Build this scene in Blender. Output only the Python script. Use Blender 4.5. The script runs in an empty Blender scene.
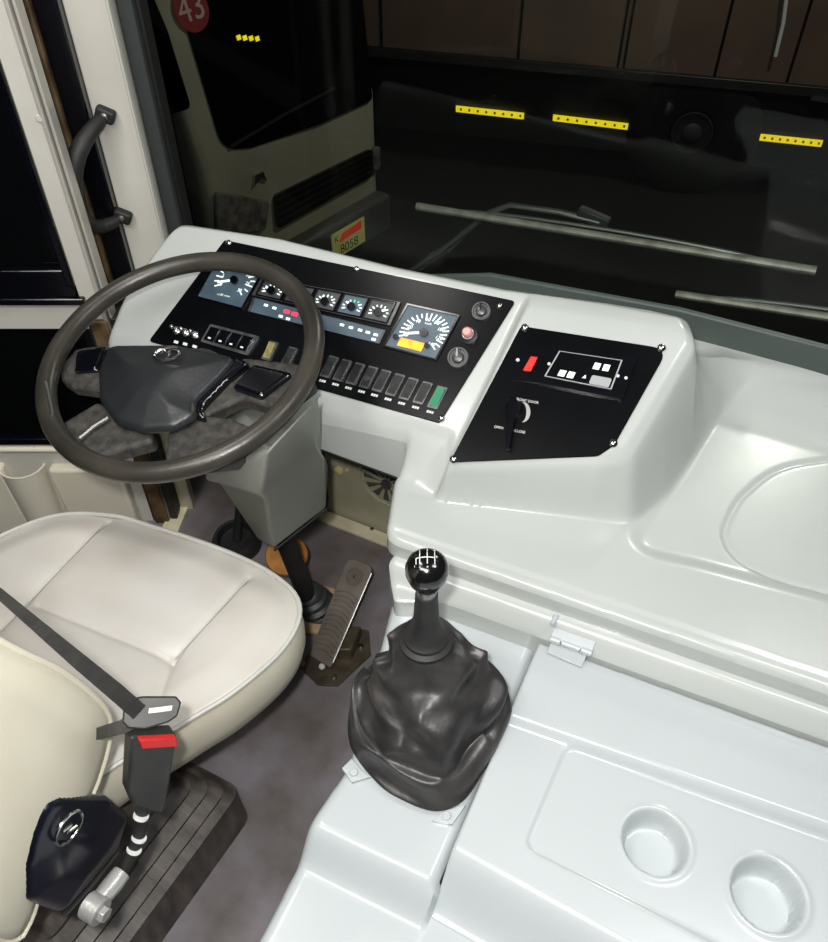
import bpy, math, random
import numpy as np
from mathutils import Vector, Matrix, noise
random.seed(4)
sc = bpy.context.scene
col = sc.collection

# ------------------------------------------------------------------ camera, world, lights, exposure
FPX, CX, CY = 828.0, 414.0, 471.0
YAW, PITCH = math.radians(26.6), math.radians(45)
CAM = Vector((0, 0, 1.6))
RT = Vector((math.cos(YAW), math.sin(YAW), 0))
HD = Vector((-math.sin(YAW), math.cos(YAW), 0))
FW = HD * math.cos(PITCH) - Vector((0, 0, 1)) * math.sin(PITCH)
UP = HD * math.sin(PITCH) + Vector((0, 0, 1)) * math.cos(PITCH)
cd = bpy.data.cameras.new('camera'); cam = bpy.data.objects.new('camera', cd); col.objects.link(cam)
cd.sensor_fit = 'HORIZONTAL'; cd.sensor_width = 36; cd.lens = 36; cd.clip_start = .01
M = Matrix((RT, UP, -FW)).transposed().to_4x4(); M.translation = CAM; cam.matrix_world = M
sc.camera = cam

w = bpy.data.worlds.new('night'); sc.world = w; w.use_nodes = True
w.node_tree.nodes['Background'].inputs[0].default_value = (.5, .6, 1, 1)
w.node_tree.nodes['Background'].inputs[1].default_value = .004

def area(name, loc, target, sx, sy, power, color=(1, 1, 1)):
    l = bpy.data.lights.new(name, 'AREA'); l.shape = 'RECTANGLE'; l.size = sx; l.size_y = sy; l.energy = power; l.color = color
    o = bpy.data.objects.new(name, l); col.objects.link(o); o.location = loc
    o.rotation_euler = (Vector(target) - Vector(loc)).to_track_quat('-Z', 'Y').to_euler(); return o
area('ceiling_light', (-.35, -.3, 2.35), (-.4, .5, 0), 1.3, .4, 15.5, (1, .985, .96))
area('ceiling_light', (.55, .9, 2.3), (.2, .7, 0), .35, .5, 5.2, (.97, .99, 1))
area('door_fill_light', (-1.0, .5, 2.3), (-1.25, .95, 0), .25, .4, 4, (1, .97, .92))  # added fill to brighten the door side, not a known lamp
fl = bpy.data.lights.new('phone_flash', 'POINT'); fl.energy = 30; fl.shadow_soft_size = .02; fl.color = (1, .98, .94)
flo = bpy.data.objects.new('phone_flash', fl); col.objects.link(flo); flo.location = (-.05, -.01, 1.66)
area('outside_fill_light', (.34, 4.75, 3.2), (-2.2, 3.8, -.4), .22, .22, 28, (1, .94, .84))  # added light outside, brightens the truck and puts a highlight on the deck

sc.view_settings.view_transform = 'Standard'; sc.view_settings.look = 'None'
sc.view_settings.exposure = 0.8; sc.view_settings.gamma = 1; sc.view_settings.use_curve_mapping = False

# ------------------------------------------------------------------ measuring helpers
def ray(px, py): return FW + RT * ((px - CX) / FPX) + UP * ((CY - py) / FPX)
def Zp(px, py, z):
    d = ray(px, py); return CAM + d * ((z - CAM.z) / d.z)
def Yp(px, py, y):
    d = ray(px, py); return CAM + d * (y / d.y)
def Xp(px, py, x):
    d = ray(px, py); return CAM + d * (x / d.x)
class Plane:
    def __init__(s, a, b=None, c=None, n=None):
        s.o = a.copy(); s.n = n.normalized() if n else (b - a).cross(c - a).normalized()
    def at(s, px, py, h=0):
        d = ray(px, py); return CAM + d * ((s.o - CAM).dot(s.n) / d.dot(s.n)) + s.n * h
    def z(s, x, y): return s.o.z - (s.n.x * (x - s.o.x) + s.n.y * (y - s.o.y)) / s.n.z
def V(*a): return Vector(a)

# ------------------------------------------------------------------ materials
def lin(c):
    return tuple(((v / 255) / 12.92 if v / 255 <= .04045 else ((v / 255 + .055) / 1.055) ** 2.4) for v in c) + (1,)
MATS = {}
def mat(name, rgb, rough=.5, metal=0, coat=0, rgb2=None, scale=8, bump=0, bscale=60, emit=0, spec=.5, detail=4, stretch=None, lo=.35, hi=.7):
    if name in MATS: return MATS[name]
    m = bpy.data.materials.new(name); m.use_nodes = True; nt = m.node_tree; b = nt.nodes['Principled BSDF']
    b.inputs['Base Color'].default_value = lin(rgb); b.inputs['Roughness'].default_value = rough
    b.inputs['Metallic'].default_value = metal; b.inputs['Coat Weight'].default_value = coat; b.inputs['Coat Roughness'].default_value = .08
    b.inputs['Specular IOR Level'].default_value = spec
    tc = nt.nodes.new('ShaderNodeTexCoord'); src = tc.outputs['Object']
    if stretch:
        mp = nt.nodes.new('ShaderNodeMapping'); mp.inputs['Scale'].default_value = stretch; nt.links.new(src, mp.inputs[0]); src = mp.outputs[0]
    if rgb2 is None: rgb2 = tuple(int(v * .94) for v in rgb)
    n = nt.nodes.new('ShaderNodeTexNoise'); n.inputs['Scale'].default_value = scale; n.inputs['Detail'].default_value = detail
    nt.links.new(src, n.inputs['Vector'])
    r = nt.nodes.new('ShaderNodeValToRGB'); r.color_ramp.elements[0].color = lin(rgb); r.color_ramp.elements[1].color = lin(rgb2)
    r.color_ramp.elements[0].position = lo; r.color_ramp.elements[1].position = hi
    nt.links.new(n.outputs['Fac'], r.inputs[0]); nt.links.new(r.outputs[0], b.inputs['Base Color'])
    if bump:
        n2 = nt.nodes.new('ShaderNodeTexNoise'); n2.inputs['Scale'].default_value = bscale; n2.inputs['Detail'].default_value = 3
        nt.links.new(src, n2.inputs['Vector'])
        bp = nt.nodes.new('ShaderNodeBump'); bp.inputs['Strength'].default_value = bump; bp.inputs['Distance'].default_value = .004
        nt.links.new(n2.outputs['Fac'], bp.inputs['Height']); nt.links.new(bp.outputs[0], b.inputs['Normal'])
    if emit:
        nt.links.new(r.outputs[0], b.inputs['Emission Color']); b.inputs['Emission Strength'].default_value = emit
    MATS[name] = m; return m
grey = mat('grey_fibreglass', (184, 188, 185), .27, rgb2=(178, 183, 180), scale=3, coat=.35, bump=.05, bscale=25)
deckm = mat('pale_gelcoat', (182, 188, 190), .24, rgb2=(177, 184, 186), scale=3, coat=.4, bump=.06, bscale=20)
shroudm = mat('shroud_grey', (130, 132, 125), .4, rgb2=(122, 124, 117), scale=5, coat=.15)
blackp = mat('black_panel', (9, 10, 12), .22, rgb2=(13, 14, 16), scale=14, spec=.1)
blackr = mat('black_rubber', (24, 24, 25), .6, rgb2=(38, 37, 36), scale=22, bump=.2)
blackg = mat('gloss_black', (7, 8, 13), .16, rgb2=(10, 11, 17), coat=.3)
navy = mat('navy_plastic', (10, 11, 24), .3, rgb2=(14, 15, 30), scale=6, coat=.15)
wheelm = mat('worn_rim', (40, 38, 34), .34, rgb2=(60, 57, 51), scale=9, bump=.08, bscale=150)
padm = mat('hub_pad', (26, 28, 31), .4, rgb2=(34, 36, 38), scale=6, bump=.08, bscale=220)
spokem = mat('dusty_spoke', (34, 33, 31), .7, rgb2=(66, 63, 58), scale=70, bump=.3, bscale=120)
chrome = mat('chrome', (205, 205, 205), .2, metal=1)
steel = mat('steel', (150, 150, 148), .35, metal=.9)
white = mat('white_paint', (196, 194, 186), .4, rgb2=(184, 181, 172), scale=4)
cream = mat('cream_vinyl', (224, 219, 201), .42, rgb2=(216, 209, 188), scale=5, bump=.15, bscale=12)
vinyl = mat('seat_vinyl', (194, 191, 186), .46, rgb2=(176, 170, 161), scale=4, bump=.22, bscale=9)
pipe = mat('piping', (186, 186, 180), .4)
floorm = mat('floor_vinyl', (130, 125, 131), .55, rgb2=(98, 90, 86), scale=9, bump=.2, bscale=90, detail=8)
stripm = mat('cream_strip', (222, 216, 186), .5, rgb2=(206, 198, 164), scale=30)
rust = mat('rusty_metal', (74, 56, 34), .6, rgb2=(120, 100, 72), scale=26, metal=.3)
beige = mat('bulkhead_beige', (182, 177, 152), .55, rgb2=(166, 162, 138), scale=10)
leather = mat('boot_leather', (36, 35, 36), .42, rgb2=(60, 58, 57), scale=16, bump=.35, bscale=40)
basem = mat('seat_base_black', (52, 48, 45), .5, rgb2=(100, 92, 84), scale=14, stretch=(1, 3, 1), bump=.15)
marks = mat('white_marks', (225, 228, 225), .5)
lit = mat('lit_white', (225, 240, 235), .5, emit=.55)
litred = mat('lit_red', (255, 40, 70), .5, emit=1.0)
litgreen = mat('lit_green', (60, 215, 160), .5, emit=.4)
dial = mat('dial_face', (52, 68, 80), .4, rgb2=(62, 80, 92), scale=30, emit=.25)
dialgrey = mat('dial_grey', (40, 44, 46), .4, rgb2=(60, 64, 66), scale=30, emit=.1)
odom = mat('odometer_amber', (255, 170, 20), .5, rgb2=(250, 120, 15), scale=60, emit=.8)
redp = mat('red_plastic', (215, 35, 30), .35, emit=.25)
pink = mat('pink_button', (225, 160, 155), .4)
greenp = mat('green_lens', (14, 120, 78), .35, emit=.2)
smoke = mat('smoke_plastic', (52, 54, 55), .25, rgb2=(80, 82, 82), scale=60)
keyc = mat('key_cap', (20, 21, 22), .3, rgb2=(44, 45, 45), scale=90)
brass = mat('aged_brass', (150, 140, 90), .4, rgb2=(110, 100, 60), scale=90)
orange = mat('orange_bracket', (176, 118, 46), .5, rgb2=(140, 90, 36), scale=40)
wood = mat('pale_ring', (176, 140, 100), .6, rgb2=(205, 190, 160), scale=30)
pedalm = mat('pedal_rubber', (112, 104, 94), .5, rgb2=(92, 83, 76), scale=20)
platem = mat('pedal_plate', (66, 58, 48), .5, rgb2=(96, 86, 66), scale=30, metal=.3)
beltm = mat('belt_webbing', (48, 46, 44), .7, rgb2=(62, 59, 56), scale=40, bump=.3, bscale=300)
bucklem = mat('buckle_black', (34, 34, 33), .45, rgb2=(48, 48, 46), scale=30)
redb = mat('red_release', (205, 38, 38), .4)
truckm = mat('truck_paint', (150, 144, 126), .45, rgb2=(132, 126, 110), scale=2)
darkglass = mat('dark_glass', (8, 9, 10), .08)
blacko = mat('outside_black', (10, 10, 11), .6)
grille = mat('grille_black', (14, 14, 15), .45)
busm = mat('bus_brown', (122, 98, 86), .5, rgb2=(104, 84, 74), scale=2)
busd = mat('bus_dark', (16, 16, 18), .5)
tape = mat('glowing_reflector', (250, 225, 40), .4, emit=.5, rgb2=(250, 215, 10), scale=40)  # emission stands in for light thrown back by the tape
tyre = mat('tyre', (9, 9, 10), .8)
ground = mat('asphalt', (22, 20, 19), .9, rgb2=(16, 15, 15), scale=3, bump=.5, bscale=20)
rubblem = mat('rubble', (74, 60, 50), .9, rgb2=(40, 33, 29), scale=7, bump=.5)
yellowp = mat('plate_yellow', (205, 200, 120), .5, emit=.05)
def glass_mat():
    m = bpy.data.materials.new('windshield_glass'); m.use_nodes = True; nt = m.node_tree
    for n in list(nt.nodes): nt.nodes.remove(n)
    o = nt.nodes.new('ShaderNodeOutputMaterial'); mx = nt.nodes.new('ShaderNodeMixShader')
    t = nt.nodes.new('ShaderNodeBsdfTransparent'); t.inputs[0].default_value = (.86, .9, .88, 1)
    g = nt.nodes.new('ShaderNodeBsdfGlossy'); g.inputs['Roughness'].default_value = .02
    f = nt.nodes.new('ShaderNodeFresnel'); f.inputs[0].default_value = 1.24
    nt.links.new(f.outputs[0], mx.inputs[0]); nt.links.new(t.outputs[0], mx.inputs[1]); nt.links.new(g.outputs[0], mx.inputs[2]); nt.links.new(mx.outputs[0], o.inputs[0])
    return m
glass = glass_mat()

# ------------------------------------------------------------------ mesh builder
class MB:
    def __init__(s): s.v = []; s.f = []; s.m = []; s.k = 0
    def use(s, k): s.k = k; return s
    def add(s, vs, fs):
        o = len(s.v); s.v += [Vector(p) for p in vs]
        for f in fs: s.f.append([i + o for i in f]); s.m.append(s.k)
        return s
    def prism(s, pts, off):
        n = len(pts); off = Vector(off); a = [Vector(p) for p in pts]; b = [p + off for p in a]
        nn = Vector((0, 0, 0))
        for i in range(n): nn += a[i].cross(a[(i + 1) % n])
        if nn.dot(off) > 0: a, b = a[::-1], b[::-1]
        return s.add(a + b, [list(range(n)), list(range(2 * n - 1, n - 1, -1))] + [[i, i + n, (i + 1) % n + n, (i + 1) % n] for i in range(n)])
    def box(s, c, d, R=None):
        c = Vector(c); R = R or Matrix.Identity(3); x, y, z = [v / 2 for v in d]
        P = [c + R @ Vector(p) for p in ((-x, -y, -z), (x, -y, -z), (x, y, -z), (-x, y, -z))]
        return s.prism(P, R @ Vector((0, 0, 2 * z)))
    def ring(s, rings, cap0=True, cap1=True, closed=True):
        n = len(rings[0]); vs = [p for r in rings for p in r]; fs = []
        for k in range(len(rings) - 1):
            for i in range(n if closed else n - 1):
                j = (i + 1) % n; fs.append([k * n + i, k * n + j, (k + 1) * n + j, (k + 1) * n + i])
        if cap0: fs.append(list(range(n - 1, -1, -1)))
        if cap1: fs.append([(len(rings) - 1) * n + i for i in range(n)])
        return s.add(vs, fs)
    def lathe(s, o, axis, prof, seg=32):
        o = Vector(o); a = Vector(axis).normalized(); t = a.orthogonal().normalized(); b = a.cross(t)
        return s.ring([[o + a * h + (t * math.cos(2 * math.pi * i / seg) + b * math.sin(2 * math.pi * i / seg)) * r for i in range(seg)] for r, h in prof])
    def cyl(s, p0, p1, r0, r1=None, seg=24):
        p0, p1 = Vector(p0), Vector(p1); r1 = r0 if r1 is None else r1
        return s.lathe(p0, p1 - p0, [(r0, 0), (r1, (p1 - p0).length)], seg)
    def tube(s, pts, r, seg=10, closed=False, flat=None, updir=None):
        pts = [Vector(p) for p in pts]; n = len(pts); rings = []; ref = None
        for i, p in enumerate(pts):
            if closed: d = pts[(i + 1) % n] - pts[i - 1]
            else: d = pts[min(i + 1, n - 1)] - pts[max(i - 1, 0)]
            d.normalize()
            if ref is None: ref = Vector(updir) if updir else d.orthogonal()
            ref = (ref - d * ref.dot(d)).normalized(); b = d.cross(ref)
            rr = r[i] if isinstance(r, (list, tuple)) else r
            q = flat if flat else 1
            rings.append([p + (ref * math.cos(2 * math.pi * k / seg) * q + b * math.sin(2 * math.pi * k / seg)) * rr for k in range(seg)])
        if closed: rings.append(rings[0]); return s.ring(rings, False, False)
        return s.ring(rings)
    def sphere(s, c, r, sc3=(1, 1, 1), seg=20):
        c = Vector(c); rings = []
        for k in range(1, seg // 2):
            a = math.pi * k / (seg // 2); rings.append([c + Vector((math.sin(a) * math.cos(2 * math.pi * i / seg) * sc3[0], math.sin(a) * math.sin(2 * math.pi * i / seg) * sc3[1], -math.cos(a) * sc3[2])) * r for i in range(seg)])
        return s.ring(rings)
    def text(s, body, o, u, v, size, align='CENTER'):
        cu = bpy.data.curves.new('t', 'FONT'); cu.body = body; cu.size = 1; cu.align_x = align; cu.align_y = 'CENTER'
        ob = bpy.data.objects.new('t', cu); col.objects.link(ob); dg = bpy.context.evaluated_depsgraph_get(); dg.update()
        me = bpy.data.meshes.new_from_object(ob.evaluated_get(dg)); u = Vector(u); v = Vector(v)
        s.add([Vector(o) + u * (p.co.x * size) + v * (p.co.y * size) for p in me.vertices], [list(p.vertices) for p in me.polygons])
        bpy.data.meshes.remove(me); bpy.data.objects.remove(ob); bpy.data.curves.remove(cu); return s
    def build(s, name, mats, parent=None, bevel=0, smooth=True, seg=2, ang=40, subsurf=0, **tags):
        if not isinstance(mats, (list, tuple)): mats = [mats]
        o0 = parent.matrix_world.translation if parent else (sum(s.v, Vector()) / len(s.v))
        root = parent
        base = WP.get(parent.name, Vector()) if parent else Vector((o0.x, o0.y, min(p.z for p in s.v)))
        me = bpy.data.meshes.new(name); me.from_pydata([p - base for p in s.v], [], s.f); me.update()
        for m in mats: me.materials.append(m)
        for p, k in zip(me.polygons, s.m): p.material_index = k
        ob = bpy.data.objects.new(name, me); col.objects.link(ob)
        if parent: ob.parent = parent
        else: ob.location = base
        WP[ob.name] = base
        if smooth:
            me.shade_smooth()
            me.set_sharp_from_angle(angle=math.radians(ang))
        if bevel:
            b = ob.modifiers.new('bevel', 'BEVEL'); b.width = bevel; b.segments = seg; b.limit_method = 'ANGLE'; b.angle_limit = math.radians(35); b.harden_normals = False
        if subsurf:
            q = ob.modifiers.new('sub', 'SUBSURF'); q.levels = subsurf; q.render_levels = subsurf
        tag(ob, **tags); return ob
WP = {}
def tag(o, label=None, category=None, group=None, kind=None):
    for k, v in (('label', label), ('category', category), ('group', group), ('kind', kind)):
        if v: o[k] = v
    return o
def thing(name, loc, label, category, group=None):
    o = bpy.data.objects.new(name, None); col.objects.link(o); o.location = loc; o.empty_display_size = .05
    WP[o.name] = Vector(loc); return tag(o, label, category, group)

def rpoly(pts, r, seg=6):
    """round the corners of a closed 2-D polygon"""
    out = []; n = len(pts)
    for i in range(n):
        p = Vector(pts[i][:2]); a = Vector(pts[i - 1][:2]) - p; b = Vector(pts[(i + 1) % n][:2]) - p
        ri = r[i] if isinstance(r, (list, tuple)) else r
        if ri <= 0: out.append((p.x, p.y)); continue
        la, lb = a.length, b.length; c = max(-1, min(1, a.dot(b) / la / lb)); th = math.acos(c)
        if th > 3.05: out.append((p.x, p.y)); continue
        t = min(ri / math.tan(th / 2), la * .49, lb * .49)
        p0 = p + a / la * t; p1 = p + b / lb * t
        for k in range(seg + 1):
            s_ = k / seg; q = p0 * (1 - s_) ** 2 + p * 2 * s_ * (1 - s_) + p1 * s_ ** 2; out.append((q.x, q.y))
    return out
def rpoly3(pts, r, seg=6):
    o = pts[0]; n = (pts[1] - o).cross(pts[2] - o).normalized(); u = (pts[1] - o).normalized(); v = n.cross(u)
    return [o + u * a + v * b for a, b in rpoly([((p - o).dot(u), (p - o).dot(v)) for p in pts], r, seg)]

def sdf(poly, X, Y):
    """signed distance (positive inside) and closest boundary point"""
    P = np.array(poly); best = np.full(X.shape, 1e9); bx = X.copy(); by = Y.copy(); ins = np.zeros(X.shape, bool)
    for i in range(len(P)):
        a = P[i]; b = P[(i + 1) % len(P)]; d = b - a; L = d @ d + 1e-18
        t = np.clip(((X - a[0]) * d[0] + (Y - a[1]) * d[1]) / L, 0, 1); qx = a[0] + t * d[0]; qy = a[1] + t * d[1]
        D = np.hypot(X - qx, Y - qy); k = D < best; best = np.where(k, D, best); bx = np.where(k, qx, bx); by = np.where(k, qy, by)
        c = ((a[1] > Y) != (b[1] > Y)); xx = (b[0] - a[0]) * (Y - a[1]) / (b[1] - a[1] + 1e-18) + a[0]; ins ^= (c & (X < xx))
    return np.where(ins, best, -best), bx, by
def ss(x, a=0., b=1.):
    t = np.clip((x - a) / (b - a), 0, 1); return t * t * (3 - 2 * t)
def hfield(mb, poly, zf, step=.004, R=.012, skirt=None, frame=None, matf=None):
    """smooth moulded sheet over a plan polygon; zf(x,y,d) gives height, edges roll over with radius R, skirt drops to a level"""
    P = np.array(poly); x0, y0 = P.min(0) - step; x1, y1 = P.max(0) + step
    xs = np.arange(x0, x1 + step, step); ys = np.arange(y0, y1 + step, step); X, Y = np.meshgrid(xs, ys, indexing='ij')
    d, bx, by = sdf(poly, X, Y)
    snap = (d <= 0.25 * step) & (d > -1.45 * step); keep = (d > 0.25 * step) | snap
    X = np.where(snap, bx, X); Y = np.where(snap, by, Y); d = np.where(snap, 0, d)
    Z = zf(X, Y, d); q = np.clip(R - d, 0, R) if R > 0 else 0 * d
    if R > 0: Z = Z - (R - np.sqrt(np.maximum(R * R - q * q, 0)))
    idx = -np.ones(X.shape, int); idx[keep] = np.arange(keep.sum())
    fr = frame or (lambda x, y, z: Vector((x, y, z)))
    vs = [fr(float(a), float(b), float(c)) for a, b, c in zip(X[keep], Y[keep], Z[keep])]
    K = keep; inside = keep & ~snap; fs = []; nx, ny = X.shape
    for i in range(nx - 1):
        for j in range(ny - 1):
            if K[i, j] and K[i + 1, j] and K[i + 1, j + 1] and K[i, j + 1] and (inside[i, j] or inside[i + 1, j] or inside[i + 1, j + 1] or inside[i, j + 1]):
                fs.append([idx[i, j], idx[i + 1, j], idx[i + 1, j + 1], idx[i, j + 1]])
    mb.add(vs, fs)
    if skirt is not None:
        ec = {}
        for f in fs:
            for a, b in zip(f, f[1:] + f[:1]):
                if (b, a) in ec: del ec[(b, a)]
                else: ec[(a, b)] = 1
        XX, YY, ZZ = X[keep], Y[keep], Z[keep]; sv = []; mp = {}
        for a, b in ec:
            for k in (a, b):
                if k not in mp:
                    mp[k] = len(sv); zz = skirt(XX[k], YY[k]) if callable(skirt) else skirt
                    sv += [fr(float(XX[k]), float(YY[k]), float(ZZ[k])), fr(float(XX[k]), float(YY[k]), float(zz))]
        mb.add(sv, [[mp[b], mp[a], mp[a] + 1, mp[b] + 1] for a, b in ec])
    return mb
def lineY(a, b):   # y on the line through two points, as function of x
    return lambda x: a.y + (b.y - a.y) / (b.x - a.x) * (x - a.x)
def xy(p): return (p.x, p.y)
def sdist(a, b, X, Y):   # signed distance to line a->b (left positive)
    dx, dy = b.x - a.x, b.y - a.y; L = math.hypot(dx, dy); return ((X - a.x) * -dy + (Y - a.y) * dx) / L

# ================================================================== SETTING
MB().box((-.1, .25, -.03), (2.3, 1.96, .06)).build('floor', floorm, kind='structure')
GZ = -1.48
MB().box((-1, 5.5, GZ - .05), (14, 12, .1)).build('ground', ground, kind='structure')
# bulkhead under the dash
b = MB(); b.box((-.62, 1.215, .25), (1.2, .03, .56)); b.build('wall_front', beige, kind='structure')
MB().box((-.62, 1.205, -.5), (1.24, .05, .9)).build('wall_front_lower', blacko, kind='structure')
# floor edge strips
P = [Zp(*q, 0) for q in ((178, 496), (192, 500), (176, 538), (160, 534))]
b = MB(); b.prism(P, (0, 0, .006)); c = Zp(180, 508, .006); b.cyl(c, c + V(0, 0, .003), .004); b.build('trim_1', [stripm], bevel=.001, kind='structure')
b = MB(); b.box((-.62, 1.175, .004), (1.1, .035, .008)); c = Zp(372, 529, .008); b.use(1).cyl(c, c + V(0, 0, .003), .005); b.build('trim_2', [stripm, rust], bevel=.001, kind='structure')
# door frame plane and pillar plane (both square to the camera heading, at real distances)
class VP:   # vertical plane at horizontal distance D along heading
    def __init__(s, D): s.p = Plane(HD * D, n=HD.copy()); s.D = D
    def a(s, px, py): return s.p.at(px, py).dot(RT)
    def pt(s, a, z, h=0): return HD * (s.D - h) + RT * a + Vector((0, 0, z))
    def slab(s, mb, a0, a1, z0, z1, t=.03, h=0): return mb.prism([s.pt(a0, z0, h), s.pt(a1, z0, h), s.pt(a1, z1, h), s.pt(a0, z1, h)], HD * t)
DP = VP(1.42)
door = thing('door_1', DP.pt(-.9, -.04), None, None); door['kind'] = 'structure'
a0, a1 = DP.a(80, 300), DP.a(98, 300)
b = MB(); DP.slab(b, a0, a1, -.04, 1.95, .045); DP.slab(b, -2.1, a0 + .001, .595, .662, .04); DP.slab(b, -2.1, a1, -.04, .282, .04)
c = DP.pt(DP.a(40, 118), DP.p.at(40, 118).z); b.cyl(c, c - HD * .004, .007)
c = DP.pt(DP.a(34, 444), .268); b.cyl(c, c - HD * .004, .005)
b.build('door_frame', white, door, bevel=.003)
b = MB(); DP.slab(b, a1, a1 + .008, -.02, 1.93, .03, .004); btrim = mat('bright_trim', (186, 182, 174), .3, metal=.25)
b.build('chrome_edge', btrim, door, bevel=.002)
b = MB(); DP.slab(b, a1 + .010, a1 + .016, -.02, 1.93, .03, -.004); b.build('edge_seal', btrim, door, bevel=.002)
b = MB(); DP.slab(b, -2.1, a0 + .03, .28, .597, .012, -.012); b.build('lower_pane', darkglass, door)
b = MB(); DP.slab(b, -2.1, a0 - .012, .73, 1.95, .006, -.02); b.build('upper_pane', darkglass, door)
b = MB(); DP.slab(b, -2.1, a0 + .012, .660, .675, .03, .012); DP.slab(b, -2.1, a0 - .004, .675, .735, .02, .004); DP.slab(b, a0 - .016, a0 + .001, .7, 1.95, .02, .006)
DP.slab(b, -2.1, a0 + .03, .27, .29, .02, .006)
b.build('window_gasket', blackg, door, bevel=.003)
# storage pockets moulded on the lower door panel
b = MB()
def pocket(mb, px0, px1, ztop, zbot, dep):
    A0 = DP.p.at(px0, 480).dot(RT); A1 = DP.p.at(px1, 480).dot(RT); n = 20; R_ = []
    for z, k in ((zbot, .86), (ztop - .01, 1), (ztop, 1.03), (ztop, .93), (ztop - .08, .9)):
        R_.append([DP.pt((A0 + A1) / 2 + (A0 - A1) / 2 * math.cos(math.pi * i / n) * k, z, dep * k * math.sin(math.pi * i / n)) for i in range(n + 1)])
    mb.ring(R_, False, False, closed=False)
pocket(b, 8, 52, .205, -.03, .05); b.build('map_pocket', cream, door)
b = MB(); DP.slab(b, DP.a(54, 470), DP.a(125, 470), -.03, .21, .03, .028); DP.slab(b, -2.1, DP.a(8, 470), -.03, .21, .03, .024); DP.slab(b, -2.1, DP.a(125, 470), .245, .262, .03, .008); b.build('armrest_moulding', cream, door, bevel=.01, seg=3)

PP = VP(1.56)
def strip(name, pxl, pxr, m, t, h, ztop=1.95, zbot=-.02, kind='structure', row=150, bevel=.003, plane=PP, **k):
    b = MB(); plane.slab(b, plane.a(pxl, row), plane.a(pxr, row), zbot, ztop, t, h); return b.build(name, m, bevel=bevel, kind=kind, **k)
strip('trim_3', 60, 66, btrim, .03, .07)
strip('trim_4', 66, 70, blackr, .03, .055)
strip('trim_5', 70, 73, btrim, .03, .05)
strip('trim_6', 73, 79, rust, .03, .03)
strip('trim_7', 79, 102, blackg, .03, .02, zbot=.62)
strip('wall_left', 102, 143, white, .05, .0, zbot=.5)
strip('trim_8', 142, 145, white, .02, .012, zbot=.5)
strip('trim_9', 144, 159, mat('seal_rubber', (46, 51, 50), .6), .05, -.03, zbot=.5)
strip('trim_10', 158, 163, blacko, .05, -.05, zbot=.5)
# lower hinge post, worn through to metal
b = MB(); DP.slab(b, DP.a(135, 455), DP.a(150, 455), -.04, .62, .03, .01); b.build('trim_11', rust, bevel=.003, kind='structure')
b = MB(); DP.slab(b, DP.a(151, 455), DP.a(158, 455), -.04, .62, .05, .0); DP.slab(b, DP.a(131, 455), DP.a(135, 455), -.04, .62, .05, .0); b.build('trim_12', blackr, bevel=.002, kind='structure')
b = MB(); DP.slab(b, DP.a(158, 455), DP.a(172, 455), -.04, .62, .03, -.04); b.build('trim_13', beige, bevel=.002, kind='structure')
b = MB(); b.box((-1.27, 1.1, .2), (.04, .2, .5)); b.build('wall_corner', beige, kind='structure')

# windshield
win = thing('window_1', (-.2, 1.5, .45), None, None); win['kind'] = 'structure'
b = MB(); b.box((-.2, 1.503, 1.33), (3.4, .006, 1.78)); b.build('window_glass', glass, win)
b = MB(); b.box((-.2, 1.5, .435), (3.4, .03, .03)); b.build('window_seal', blackr, win)
b = MB(); b.box((-.2, 1.52, -.17), (3.4, .05, 1.18)); b.build('wall_nose', white, kind='structure')

# ================================================================== DASHBOARD
ZT, ZB, DK = .81, .66, .58
P1 = Plane(Zp(226, 241, ZT), Zp(440, 424, ZB), Zp(516, 302, ZT))
P2 = Plane(Zp(521, 327, .80), Zp(450, 460, .66), Zp(667, 350, .80))
if P1.n.z < 0: P1.n.negate()
if P2.n.z < 0: P2.n.negate()
dash = thing('dashboard', (-.4, 1.0, DK), 'light grey moulded fibreglass dashboard with black instrument panels under the windshield', 'dashboard')
RZ = .822
div0, div1 = Zp(527, 298, ZT), Zp(445, 450, ZB)
crest = [P1.at(104, 341), P1.at(448, 438), P2.at(444, 466), P2.at(600, 464), P2.at(630, 452), P2.at(668, 388), Zp(696, 338, RZ), Zp(684, 315, RZ), Zp(607, 301, RZ), Zp(503, 286, RZ), Zp(400, 265, RZ), Zp(280, 236, RZ), Zp(215, 226, RZ), Zp(180, 231, .80), Zp(140, 270, .745)]
crest = rpoly([xy(p) for p in crest], [.02, .0, .01, .03, .03, .05, .02, .02, .05, .05, .05, .05, .05, .06, .05])
B1 = P1.at(104, 345); 
base = [xy(P1.at(80, 350)), xy(P1.at(250, 395)), xy(Zp(384, 470, DK)), xy(Zp(400, 497, DK)), xy(Zp(520, 512, DK)), xy(Zp(632, 526, DK)), xy(Zp(670, 492, DK)), xy(Zp(715, 425, DK)), xy(Zp(762, 374, DK)), (.13, 1.44), (-.05, 1.455), (-.2, 1.38), (-.38, 1.26), (-.66, 1.22), (-.9, 1.20), (-1.25, 1.18), (-1.25, 1.0)]
base = rpoly(base, [0, .03, .03, .03, .05, .05, .06, .08, .05, .04, .04, .05, .05, .03, .03, 0, 0, 0][:len(base)])
outer = [xy(P1.at(100, 352)), xy(P1.at(408, 434)), xy(Zp(394, 480, DK)), xy(Zp(385, 536, DK)), xy(Zp(828, 688, DK)), (.62, xy(Zp(828, 688, DK))[1] + .01), (.62, 1.47), (-1.05, 1.47), (-1.05, 1.15), xy(Zp(172, 222, RZ)), xy(Zp(118, 290, .73))]
outer = rpoly(outer, [.03, .01, .02, .035, 0, .02, 0, 0, 0, .05, .08])
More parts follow.
